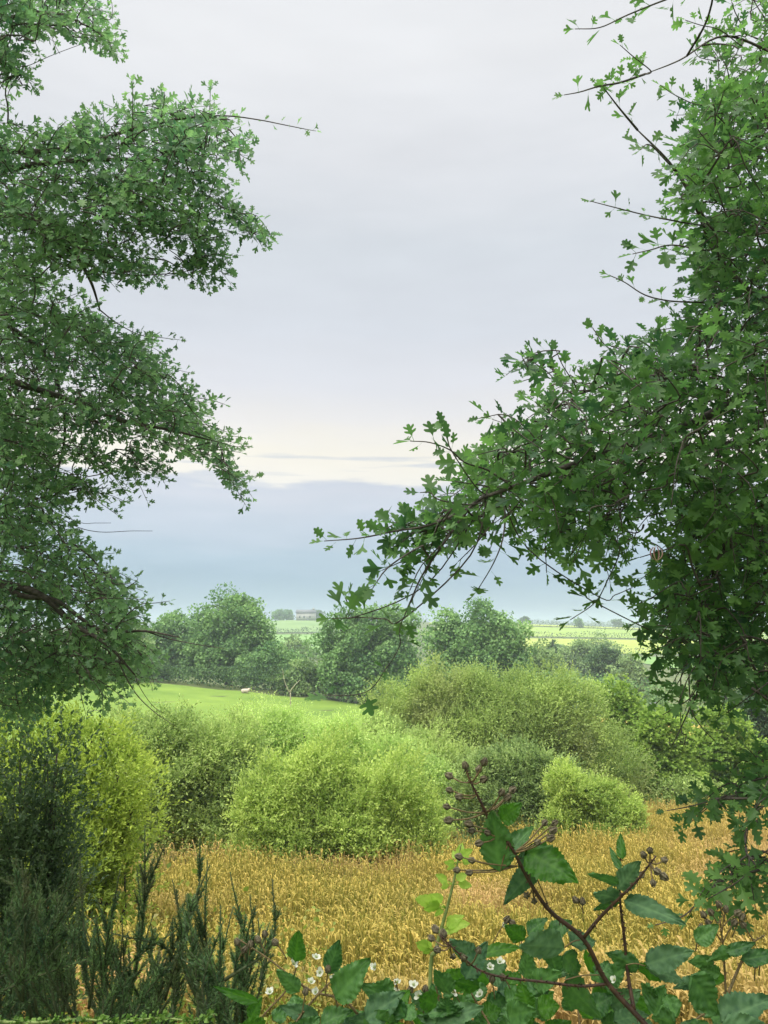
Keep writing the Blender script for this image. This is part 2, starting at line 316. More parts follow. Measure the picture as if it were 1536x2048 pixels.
# ------------------------------------------------------------------ trees and bushes from lobes
def ellip_pts(n):
    p = rnd(n); return p
def foliage(acc, lobes, n, leaf, T_, up=.3, shoot=0, sub=0, subr=.38, width=.5, per=1, zmin=None, jit=.12, back=.5, gap=0):
    """lobes: (centre, radii). leaves near the surface of each lobe (or of its sub-lobes)."""
    C = np.array([l[0] for l in lobes]); Rr = np.array([l[1] for l in lobes])
    area = (Rr[:, 0]*Rr[:, 2]); w = area/area.sum()
    cs = []; rs = []
    for k in range(len(C)):
        if sub:
            m = max(5, int(sub*len(C)*w[k]))
            d = rnd(m); d[:, 2] = np.abs(d[:, 2])*1.0-.35*(rng.random(m)); 
            f = rng.uniform(.5, 1.03, (m, 1))
            cs.append(C[k]+unit(d)*Rr[k]*f); s_ = rng.uniform(.45, 1.5, (m, 1))*subr
            rs.append(np.maximum(Rr[k]*s_, Rr[k].mean()*s_*.8)*np.array([1, 1, .8]))
            cs.append(C[k:k+1]); rs.append(Rr[k:k+1]*.75)
        else: cs.append(C[k:k+1]); rs.append(Rr[k:k+1])
    cs = np.concatenate(cs); rs = np.concatenate(rs)
    ar = rs[:, 0]*rs[:, 2]; pk = rng.choice(len(cs), n, p=ar/ar.sum())
    d = rnd(n)
    d[:, 2] += .25; d[:, 1] -= .15; d = unit(d)
    fr = np.where(rng.random(n) < .72, rng.normal(.98, jit, n), rng.uniform(.35, .9, n))
    P_ = cs[pk]+d*rs[pk]*fr[:, None]
    # drop what is deep inside other lobes
    keep = np.ones(n, bool)
    for k in range(len(C)):
        q = np.linalg.norm((P_-C[k])/Rr[k], axis=1); keep &= ~((q < .45) & (rng.random(n) < .8))
    if back < 1:
        cy_ = C[:, 1].mean(); keep &= ~((P_[:, 1] > cy_+.3*Rr[:, 1].mean()) & (rng.random(n) > back))
    if gap:
        q = P_/gap; nz = np.sin(q[:, 0]*5.1+1.3*np.sin(q[:, 2]*3.7+1))*np.sin(q[:, 2]*4.6+1.7*np.sin(q[:, 1]*2.9))+.6*np.sin(q[:, 0]*11.3+q[:, 1]*7.7+2*np.sin(q[:, 2]*5.))*np.sin(q[:, 2]*9.7-q[:, 0]*4)
        keep &= ~((nz < (-.28 if gap < 3 else -.4)) & (fr > .72) & (rng.random(n) < (.72 if gap < 3 else .55))); P_ = P_+d*(np.clip(nz, -.6, 1.2)*.16*gap)[:, None]
    g = zt(P_[:, 0], P_[:, 1]); keep &= P_[:, 2] > g+.05
    P_ = P_[keep]; d = d[keep]; m = len(P_); ct = rng.random(len(cs))*.55
    tint = np.clip(ct[pk[keep]]+rng.normal(.24, .12, m), 0, 1)
    tdir = unit(d*(1-up)+np.array([0, 0, 1])*up+rng.normal(size=(m, 3))*.35)
    if shoot:
        Ls = shoot*rng.uniform(.4, 1.2, m)
        for i in range(per):
            a_ = (i+.5)/per
            side = unit(np.cross(tdir, rnd(m)))
            p = P_+tdir*(Ls*a_)[:, None]
            td = unit(tdir*.75+side*.6); acc.tmpl(T_, p, td, unit(np.array([0, 0, 1.])+rng.normal(size=(m, 3))*.7), leaf*rng.uniform(.7, 1.2, m)*(1-.35*a_), width, np.clip(tint+.25*a_, 0, 1))
    else:
        td = unit(tdir+rng.normal(size=(m, 3))*.8)
        acc.tmpl(T_, P_, td, unit(d+np.array([0, 0, .7])+rng.normal(size=(m, 3))*.6), leaf*rng.uniform(.6, 1.3, m), width, tint)

def pl(lst, Y, dep=.85):
    """picture lobes (cx, cy, rx, ry[, dY]) -> world ellipsoids at distance Y"""
    o_ = []
    for l in lst:
        Yk = Y+(l[4] if len(l) > 4 else 0)
        c = aty(l[0], l[1], Yk); k = Yk/F
        o_.append((c, np.array([l[2]*k, max(l[2], l[3])*.5*k*dep*1.4, l[3]*k])))
    return o_
def plant(name, label, cat, Y, lst, n, leaf, mat, T_=DIA, group=None, trunk=(1, .12), dep=.85, crown='crown', stem='trunk', bark='bark', seat=False, skirt=True, **kw):
    lobes = pl(lst, Y, dep)
    if seat:
        low = min(l[0][2]-l[1][2] for l in lobes); g0 = float(zt(lobes[0][0][0], lobes[0][0][1]))
        for l in lobes: l[0][2] += g0-low+.1
    if skirt:
        for cc, rr in list(lobes):
            g0 = float(zt(cc[0], cc[1])); gap = cc[2]-rr[2]*.3-g0
            if gap > .4*rr[2]: lobes.append((np.array([cc[0], cc[1]-rr[1]*.1, g0+gap*.5]), np.array([rr[0]*.92, rr[1]*1.0, gap*.62])))
    c = np.mean([l[0] for l in lobes], axis=0); base = np.array([c[0], c[1], float(zt(c[0], c[1]))])
    o = thing(name, base, label, cat, group)
    a = Acc(); foliage(a, lobes, n, leaf, T_, **kw)
    a.obj(crown, M[mat], o)
    b = Acc(); nst, rad = trunk
    low = min(l[0][2] for l in lobes)
    for k, l in enumerate(lobes):
        ang = k*2.4; off = np.array([math.cos(ang), math.sin(ang), 0])*rad*(2.5 if nst > 1 else .15)
        p0 = base+off+np.array([0, 0, -.2]); 
        if nst == 1: mid = base*.5+np.array([c[0], c[1], low])*.5+off*2
        else: mid = p0*.55+l[0]*.45-np.array([0, 0, .15*l[1][2]])
        top = l[0]+np.array([0, 0, .45*l[1][2]])
        b.tube(smooth_path([p0, mid, l[0], top], 4), np.linspace(rad if nst == 1 else rad*.6, rad*.12, 13), 6)
        for q in range(5):
            e = l[0]+rnd(1)[0]*l[1]*.8; e[2] = max(e[2], l[0][2])
            b.tube(smooth_path([mid*.4+l[0]*.6, (l[0]+e)/2+rnd(1)[0]*.05*l[1], e], 3), np.linspace(rad*.25, rad*.04, 7), 4)
    b.obj(stem, M[bark], o)
    return o
def lobe_path(pts, r):
    return [(x, y, r, r) for x, y in pts]

exec_after = None
# ---- far hedgerow trees behind the pasture
kw = dict(sub=22, subr=.36, width=.85, back=.6, gap=4.)
plant('round_tree', 'largest round leafy tree standing alone above the far edge of the bright green pasture', 'tree', 104,
      [(452, 1240, 62, 50), (498, 1225, 34, 34), (420, 1270, 42, 45), (490, 1295, 52, 55), (440, 1320, 60, 50)], 45000, .34, 'ash', trunk=(1, .45), **kw)
plant('hedgerow_tree', 'lower leafy tree joined to the left side of the largest round tree', 'tree', 107,
      [(352, 1262, 42, 34), (315, 1285, 40, 40), (370, 1310, 45, 45), (320, 1335, 45, 30)], 24000, .34, 'ash', trunk=(1, .35), **kw)
plant('hedgerow_tree', 'pale green tree at the left end of the pasture, behind the hawthorn twigs', 'tree', 96,
      [(262, 1290, 45, 36), (215, 1300, 50, 40), (250, 1325, 50, 40)], 18000, .34, 'mid', trunk=(1, .3), **kw)
plant('hedge_shrub', 'rounded shrub at the foot of the largest round tree, along the pasture hedge', 'shrub', 101,
      [(540, 1325, 42, 34), (505, 1345, 35, 26), (585, 1340, 38, 32)], 18000, .30, 'ash', trunk=(3, .15), **kw)
plant('hedge_shrub', 'low pale scrub in the hedge gap left of the paired dark trees', 'shrub', 97,
      [(610, 1352, 36, 26), (575, 1365, 30, 14), (645, 1366, 30, 22)], 10500, .30, 'mid', trunk=(3, .12), **kw)
plant('spreading_tree', 'left one of the paired broad dark trees behind the olive bush, with a lumpy crown', 'tree', 95,
      [(685, 1262, 46, 40), (745, 1250, 50, 38), (795, 1262, 40, 44), (690, 1315, 55, 55), (765, 1320, 62, 60), (720, 1350, 55, 40)], 51000, .33, 'ash', trunk=(1, .5), **kw)
plant('spreading_tree', 'right one of the paired broad trees, its rounded top standing against the blue cloud', 'tree', 90,
      [(965, 1252, 52, 40), (905, 1262, 42, 36), (1010, 1275, 45, 45), (885, 1300, 45, 55), (950, 1310, 70, 60), (1025, 1320, 40, 45)], 51000, .32, 'ash', trunk=(1, .5), **kw)
plant('hedgerow_tree', 'slim grey green tree just right of the paired broad trees', 'tree', 112,
      [(1082, 1322, 36, 34), (1070, 1350, 40, 30)], 13500, .32, 'mid', trunk=(1, .3), **kw)
plant('conifer', 'pointed dark conifer rising from the valley wood right of the broad trees', 'tree', 150,
      [(1105, 1290, 7, 14), (1105, 1308, 14, 16), (1106, 1328, 22, 18)], 10500, .42, 'dark', trunk=(1, .3), **kw)
plant('valley_tree', 'broad grey green tree in the valley wood below the pale hill fields', 'tree', 160,
      [(1150, 1305, 32, 24), (1135, 1325, 40, 26), (1180, 1318, 30, 24)], 18000, .45, 'mid', trunk=(1, .35), **kw)
plant('valley_tree', 'darkest round tree of the valley wood, standing near the gold strip', 'tree', 130,
      [(1212, 1322, 30, 26), (1225, 1345, 26, 22), (1200, 1348, 24, 22)], 18000, .36, 'dark', trunk=(1, .35), **kw)
plant('valley_tree', 'pale rounded tree right of the darkest tree in the valley wood', 'tree', 125,
      [(1262, 1328, 24, 24), (1250, 1350, 28, 22), (1280, 1355, 24, 22)], 13500, .34, 'mid', trunk=(1, .3), **kw)
plant('valley_tree', 'hazy tree top between the pale hill fields and the dark valley tree', 'tree', 190,
      [(1196, 1293, 26, 15), (1225, 1300, 24, 14), (1165, 1297, 22, 12)], 10500, .5, 'mid', trunk=(1, .35), **kw)
plant('pale_tree', 'pale leafy tree on the valley side seen through the right hawthorn twigs', 'tree', 120,
      [(1430, 1312, 42, 34), (1470, 1325, 40, 36), (1500, 1310, 40, 34), (1400, 1345, 40, 26)], 21000, .36, 'mid', trunk=(1, .35), **kw)
plant('hedge_shrub', 'long dark scrub below the valley trees, beside the gold strip of field', 'shrub', 108,
      [(1150, 1372, 55, 18), (1230, 1374, 40, 15), (1100, 1368, 40, 20), (1310, 1382, 40, 14)], 10000, .3, 'ash', trunk=(3, .12), **kw)
plant('valley_tree', 'small tree standing in the field gap left of the paired broad trees', 'tree', 170,
      [(590, 1300, 30, 22), (565, 1315, 22, 22), (620, 1318, 24, 18)], 10500, .45, 'mid', trunk=(1, .25), **kw)
plant('dark_tree', 'dark tree behind the elder shrubs at the right edge of the picture', 'tree', 48,
      [(1490, 1430, 52, 50), (1540, 1420, 60, 60), (1510, 1480, 50, 40)], 14000, .2, 'dark', trunk=(1, .25), **kw)

# ---- hedgerows and small trees on the hills
def hedgerow(label, pts, h, n, leaf=.8, mat='hedge', trees=()):
    pts = np.array([(p[0], p[1]) for p in pts], float)
    seg = np.linalg.norm(np.diff(pts, axis=0), axis=1); tot = seg.sum(); cum = np.concatenate([[0], np.cumsum(seg)])
    s_ = rng.random(n)*tot; X = np.interp(s_, cum, pts[:, 0]); Y = np.interp(s_, cum, pts[:, 1])
    hh = h*(.7+.5*np.sin(s_*.13)**2+.4*np.sin(s_*.041+2)**2)
    Z = zt(X, Y)+rng.random(n)**.7*hh
    o = thing('hedgerow', (pts[0, 0], pts[0, 1], float(zt(*pts[0]))), label, 'hedge', 'hedgerows on the far fields')
    a = Acc(); a.tmpl(DIA, np.stack([X+rng.normal(0, h*.25, n), Y+rng.normal(0, h*.25, n), Z], 1), rnd(n), rnd(n), leaf*rng.uniform(.4, 1.1, n), .8)
    a.obj('foliage', M[mat], o)
    return o
hedgerow('lowest hedge across the pale hillside, right below the mown meadow', [(30, 338), (130, 337), (340, 342)], 3.0, 3500)
hedgerow('middle hedge line crossing the pale hillside on the right', [(50, 446), (180, 447), (345, 448)], 2.8, 3000)
hedgerow('highest hedge line just below the crest of the right hill', [(40, 542), (200, 543), (380, 546)], 2.6, 3000)
hedgerow('ragged hedge on the skyline of the right hill', [(60, 630), (200, 631), (400, 632)], 2.6, 2500)
hedgerow('dark hedge running across the left hillside field', [(-150, 450), (-60, 450), (20, 452)], 3.4, 2500)
hedgerow('hedge below the white farmhouse on the left crest', [(-160, 566), (-60, 566), (30, 568)], 5.0, 2600)
hedgerow('near hedge at the bottom of the left hillside field', [(-140, 322), (-60, 322), (20, 325)], 6.0, 3000)
hedgerow('hedge slanting down the valley side at the right', [(100, 235), (150, 232), (310, 236)], 4.5, 3000)
hedgerow('dark hedge behind the upper edge of the bright green pasture', [(-72, 103.5), (-30, 99), (2, 95)], 2.2, 9000, .35, 'dark')
hedgerow('hedge along the far side of the gold strip of field', [(24, 124), (50, 127), (84, 131)], 3.5, 5000, .4, 'dark')
crest = [(1050, 1248, 9, 7, 600, 'small round tree on the right hill crest beside the broad tree'), (1157, 1263, 7, 8, 545, 'small tree in the middle hedge of the right hill'),
         (1236, 1262, 9, 7, 640, 'small tree at the right end of the hill skyline'), (577, 1250, 8, 8, 570, 'small round tree on the left skyline near the largest tree'),
         (556, 1256, 12, 9, 565, 'bushy tree low on the left skyline beside the largest round tree'), (632, 1241, 13, 9, 585, 'dark dome shaped tree behind the white farmhouse'),
         (1175, 1285, 12, 8, 340, 'dark bush in the lowest hedge of the right hill'), (1120, 1287, 14, 8, 340, 'round bush left along the lowest hedge of the right hill')]
for px, py, rx, ry, Y, lab in crest:
    plant('hillside_tree', lab, 'tree', Y, [(px, py, rx, ry), (px+rx*.5, py+ry*.6, rx*.7, ry*.7)], 1800, 1.1, 'dark' if Y > 580 else 'ash', trunk=(1, .35), sub=8, width=.8, seat=True)
# distant blue wood on the ridge
a = Acc(); n = 9000; X = rng.uniform(-900, 1100, n); Y = rng.uniform(1430, 1470, n)
a.tmpl(DIA, np.stack([X, Y, zt(X, Y)+rng.random(n)*(6+4*np.sin(X/37)**2+4*np.sin(X/90+1)**2)], 1), rnd(n), rnd(n), 5., .9)
o = a.obj('ridge_wood', M['hedge']); tagit(o, 'far blue wood running along the most distant ridge', 'wood', None, 'stuff')

# white farmhouse on the left crest
hc = aty(612, 1250, 555); hz = float(zt(hc[0], 555)); hx = hc[0]
o = thing('farmhouse', (hx, 555, hz), 'low white farmhouse on the left skyline in front of the dome shaped tree', 'house')
a = Acc(); a.box((hx, 555, hz+2.6), (6.5, 3.5, 2.6)); w_ = a.obj('wall', M['white'], o)
a = Acc(); a.quads([(hx-6.9, 551.1, hz+5.2), (hx+6.9, 551.1, hz+5.2), (hx+6.9, 558.9, hz+5.2), (hx-6.9, 558.9, hz+5.2), (hx-6.9, 555, hz+7.6), (hx+6.9, 555, hz+7.6)],
    [(0,1,5,4), (2,3,4,5), (0,4,3), (1,2,5), (3,2,1,0)]); rf = a.obj('roof', M['slate'], o)
a = Acc(); a.box((hx+5, 555, hz+8), (.5, .5, .9)); a.obj('chimney', M['white'], o)
for k in (-4, -1, 3):
    a = Acc(); a.box((hx+k, 551.48, hz+2.6), (.55, .06, .7)); a.obj('window', M['pane'], o)
a = Acc(); a.box((hx+1, 551.47, hz+1.1), (.5, .06, 1.1)); a.obj('door', M['slate'], o)
# white shed in the valley
sc_ = aty(1297, 1350, 150); sx = sc_[0]; sz = sc_[2]-.6
o = thing('shed', (sx, 150, float(zt(sx, 150))), 'small white shed among the valley trees on the right', 'shed')
zb = float(zt(sx, 150)); a = Acc(); a.box((sx, 150, zb+1.3), (1.6, 2, 1.3)); a.obj('wall', M['white'], o)
a = Acc(); a.quads([(sx-1.8, 147.8, zb+2.6), (sx+1.8, 147.8, zb+2.6), (sx+1.8, 152.2, zb+2.6), (sx-1.8, 152.2, zb+2.6), (sx-1.8, 150, zb+3.5), (sx+1.8, 150, zb+3.5)], [(0,1,5,4), (2,3,4,5), (0,4,3), (1,2,5), (3,2,1,0)]); a.obj('roof', M['slate'], o)
a = Acc(); a.box((sx+.3, 147.97, zb+1), (.45, .05, .95)); a.obj('door', M['slate'], o)

# sheep lying by the pasture hedge
sx, sy = aty(490, 1364, 94)[0], 94.; sz = float(zt(sx, sy))+.06
o = thing('sheep', (sx, sy, sz), 'small cream sheep lying near the hedge at the top of the pasture', 'sheep')
a = Acc()
for k, (dx, r_) in enumerate([(-.45, .30), (-.2, .38), (.1, .40), (.35, .34)]): pass
prof = np.array([[-.72, 0, .36], [-.6, 0, .38], [-.35, 0, .40], [0, 0, .42], [.35, 0, .42], [.55, 0, .46], [.72, 0, .62], [.82, 0, .78], [1.0, 0, .76], [1.1, 0, .70]])+np.array([sx, sy, sz-.05])
a.tube(smooth_path(prof, 3), np.interp(np.arange(28), [0, 2, 6, 12, 17, 20, 23, 27], [.05, .26, .38, .42, .36, .22, .13, .07]), 12); a.obj('body', M['wool'], o, smooth=True)
a = Acc(); a.blob((sx+1.0, sy-.02, sz+.70), (.15, .10, .09), axis=(0, 0, 1)); a.blob((sx+.86, sy-.13, sz+.78), (.09, .03, .04)); a.blob((sx+.86, sy+.13, sz+.78), (.09, .03, .04)); a.obj('face', M['skin'], o, smooth=True)
for dx in (-.45, .4):
    a = Acc(); a.tube([(sx+dx, sy-.25, sz+.2), (sx+dx+.25, sy-.42, sz+.08), (sx+dx+.05, sy-.48, sz+.03)], [.09, .05, .03], 6); a.obj('leg', M['wool'], o)
o.scale = (.6, .6, .6)

# ------------------------------------------------------------------ willow scrub between the fields
wk = dict(up=.5, shoot=.40, per=5, sub=18, subr=.40, width=.40, T_=DIA, crown='foliage', stem='stems', back=.5, gap=1.5)
def bushy(label, Y, lst, n, leaf, mat, name='willow_bush', **k2):
    d = dict(wk); d.update(k2)
    return plant(name, label, 'bush', Y, lst, n, leaf, mat, trunk=(6, .07), group='willow scrub between the two fields', **d)
bushy('wide dull grey green willow bush left of centre, reaching up to the bright pasture', 21,
      [(290, 1490, 70, 60), (370, 1480, 70, 46), (440, 1500, 80, 55), (330, 1560, 100, 80), (440, 1590, 110, 90), (250, 1550, 80, 100), (480, 1640, 60, 50)], 39000, .125, 'willow')
bushy('palest willow bush, in the middle behind the bright green one, under the pasture', 25,
      [(520, 1475, 90, 42), (610, 1480, 80, 50), (700, 1500, 90, 52), (790, 1530, 70, 50), (500, 1530, 110, 70), (840, 1590, 64, 66), (640, 1560, 140, 70), (880, 1640, 40, 40)], 41600, .125, 'willow_pale')
bushy('bright lime green willow bush in the centre, above the front edge of the straw grass', 18.5,
      [(560, 1580, 60, 50), (640, 1570, 66, 60), (730, 1590, 80, 58), (800, 1625, 60, 50), (540, 1640, 60, 56), (850, 1660, 34, 30), (680, 1640, 110, 60)], 24000, .12, 'willow_bri')
bushy('large olive green sallow bush right of centre, tallest of the scrub', 32,
      [(800, 1430, 60, 62), (880, 1390, 62, 62), (960, 1400, 75, 62), (1060, 1410, 80, 60), (1140, 1440, 70, 75), (1000, 1480, 130, 90), (1180, 1530, 80, 90), (860, 1470, 90, 70), (1230, 1590, 60, 50)], 62400, .145, 'sallow', shoot=.6, name='sallow_bush')
bushy('small dome shaped dark green willow in front of the olive sallow', 24,
      [(1020, 1548, 70, 52), (960, 1580, 52, 50), (1090, 1580, 62, 56), (1040, 1600, 90, 44)], 19200, .13, 'willow_dark', shoot=.3)
bushy('small light green willow at the right foot of the dome shaped one', 22.5,
      [(1180, 1598, 46, 40), (1130, 1590, 30, 44), (1225, 1618, 36, 24), (1260, 1630, 26, 14)], 11200, .12, 'willow_bri', shoot=.3)
bushy('low green willow between the palest bush and the olive sallow', 28,
      [(820, 1500, 60, 42), (880, 1530, 62, 50), (760, 1480, 50, 36)], 12800, .14, 'willow', shoot=.4)
bushy('yellow willow bush at the left edge, brightest and nearest of the scrub', 10.5,
      [(60, 1480, 110, 62), (180, 1500, 90, 75), (230, 1580, 65, 70), (110, 1600, 130, 110), (255, 1650, 48, 70), (180, 1670, 90, 70), (-40, 1560, 100, 110)], 24000, .085, 'willow_yel', shoot=.26)
ek = dict(gap=2., up=.1, shoot=.3, per=4, sub=30, subr=.3, width=.9, crown='foliage', stem='stems', T_=DIA)
plant('elder_shrub', 'tall elder shrub with layered leaves just right of the olive sallow', 'shrub', 38,
      [(1235, 1410, 40, 34), (1250, 1450, 48, 45), (1270, 1500, 50, 55)], 7000, .2, 'elder', trunk=(4, .07), group='green shrubs at the right end of the straw field', **ek)
plant('elder_shrub', 'bright green shrub beneath the hanging bare twigs of the right hawthorn', 'shrub', 34,
      [(1330, 1480, 60, 50), (1340, 1535, 65, 50), (1290, 1540, 50, 50)], 8000, .18, 'elder', trunk=(4, .07), group='green shrubs at the right end of the straw field', **ek)
plant('elder_shrub', 'rounded shrub with yellow green tops nearest the right edge of the picture', 'shrub', 36,
      [(1420, 1460, 55, 42), (1440, 1510, 60, 50), (1500, 1540, 60, 50), (1390, 1550, 50, 40)], 9000, .18, 'elder', trunk=(4, .07), group='green shrubs at the right end of the straw field', **ek)
plant('scrub_bush', 'low brownish scrub at the far right end of the straw field', 'shrub', 32,
      [(1340, 1575, 55, 22), (1420, 1578, 60, 20), (1500, 1580, 60, 22)], 6000, .12, 'sallow', trunk=(4, .05), T_=DIA, sub=20)
# bare pale sapling behind the scrub
b = Acc(); o = thing('dead_sapling', aty(580, 1420, 40), 'pale bare forked sapling standing in front of the pasture hedge', 'sapling')
p0 = aty(582, 1420, 40); p0[2] = zt(p0[0], p0[1])
b.tube(smooth_path([p0, aty(581, 1400, 40), aty(578, 1385, 40), aty(569, 1362, 40), aty(565, 1338, 40)]), np.linspace(.04, .008, 17), 5)
b.tube(smooth_path([aty(579, 1386, 40), aty(588, 1372, 40), aty(600, 1360, 40.4)]), np.linspace(.03, .01, 9), 5)
M['deadwood'] = mat_plain('dead_wood', (.25, .23, .15), (.38, .36, .24)); b.obj('stem', M['deadwood'], o)

# ------------------------------------------------------------------ straw coloured grass / barley
def stalk_templates():
    TT = []
    for k in range(7):
        V = []; Fc = []; t_ = []
        r0 = np.random.default_rng(k+3)
        for s_ in range(5):
            bx, by = r0.normal(0, .05, 2); ln = r0.uniform(.75, 1.08); lean = r0.normal(0, .10, 2); az = r0.uniform(0, 6.28)
            n_ = 5; pts = []
            for i in range(n_):
                q = i/(n_-1); pts.append(np.array([bx+lean[0]*q*q, ln*q, by+lean[1]*q*q]))
            a0 = len(V); w = .0048
            sdv = np.array([math.cos(az), 0, math.sin(az)])
            for i, p in enumerate(pts):
                V += [p-sdv*w, p+sdv*w]; t_ += [.25*(i/n_)]*2
            for i in range(n_-1): Fc.append((a0+2*i, a0+2*i+1, a0+2*i+3, a0+2*i+2))
            # drooping ear
            d = np.array([math.cos(az+1.2), 0, math.sin(az+1.2)]); p = pts[-1]; a0 = len(V); L_ = r0.uniform(.05, .095); dr = r0.uniform(.3, 1.3)
            for i in range(5):
                q = i/4; c_ = p+d*L_*math.sin(q*1.6)*dr+np.array([0, 1, 0])*L_*(math.sin(q*3.0)*.45-q*.3*dr+(1-dr)*q if dr < 1 else math.sin(q*3.0)*.4-q*.45)
                ww = (.003, .008, .009, .007, .002)[i]
                V += [c_-sdv*ww, c_+sdv*ww]; t_ += [.9+.3*q]*2
            for i in range(4): Fc.append((a0+2*i, a0+2*i+1, a0+2*i+3, a0+2*i+2))
            # blade
            if s_ % 2 == 0:
                a0 = len(V); hb = r0.uniform(.2, .7)*ln; az2 = r0.uniform(0, 6.28); d2 = np.array([math.cos(az2), 0, math.sin(az2)]); s2 = np.array([-d2[2], 0, d2[0]])
                for i in range(4):
                    q = i/3; c_ = np.array([bx, hb, by])+d2*.16*q+np.array([0, 1, 0])*(.14*q-.17*q*q); ww = (.006, .007, .005, .001)[i]
                    V += [c_-s2*ww, c_+s2*ww]; t_ += [.1+.5*q]*2
                for i in range(3): Fc.append((a0+2*i, a0+2*i+1, a0+2*i+3, a0+2*i+2))
        TT.append(T(V, Fc, t_))
    return TT
ST = stalk_templates()
def straw_edge(x):      # far edge of the grass, follows the feet of the willows
    return np.interp(x, [-8, -4, 0, 2, 3, 6, 8.5, 10, 14, 20], [17, 18, 19, 20, 23, 24, 27, 32, 33, 33])
a = Acc(); n = 46000
Yf = 6.4+(27)*rng.random(n)**1.25; Xf = (rng.random(n)*2-1)*(.54*Yf+.6); keep = Yf < straw_edge(Xf); Xf = Xf[keep]; Yf = Yf[keep]; n = len(Xf)
hgt = .92*(1+.10*np.sin(Xf*1.3+Yf*.7)+.07*np.sin(Yf*2.1-Xf*.6))*rng.uniform(.62, 1.12, n)
pk = rng.integers(0, 7, n)
for k in range(7):
    q = pk == k; m = q.sum(); az = rng.random(m)*6.28
    # template y is up; side vector spins the tuft
    acn = np.stack([np.cos(az), np.sin(az), np.zeros(m)], 1)
    a.tmpl(ST[k], np.stack([Xf[q], Yf[q], zt(Xf[q], Yf[q])], 1), np.tile([0, 0, 1.], (m, 1))+rng.normal(0, .05, (m, 3)), acn, hgt[q], 1.3, np.clip(rng.normal(.45, .26, m)+.16*np.sin(Xf[q]*.8+1)*np.sin(Yf[q]*.9)+.012*(Yf[q]-12), 0, 1))
o = a.obj('tall_grass', M['grass']); tagit(o, 'ripe straw coloured tall grass with nodding heads filling the near field', 'grass', None, 'stuff')

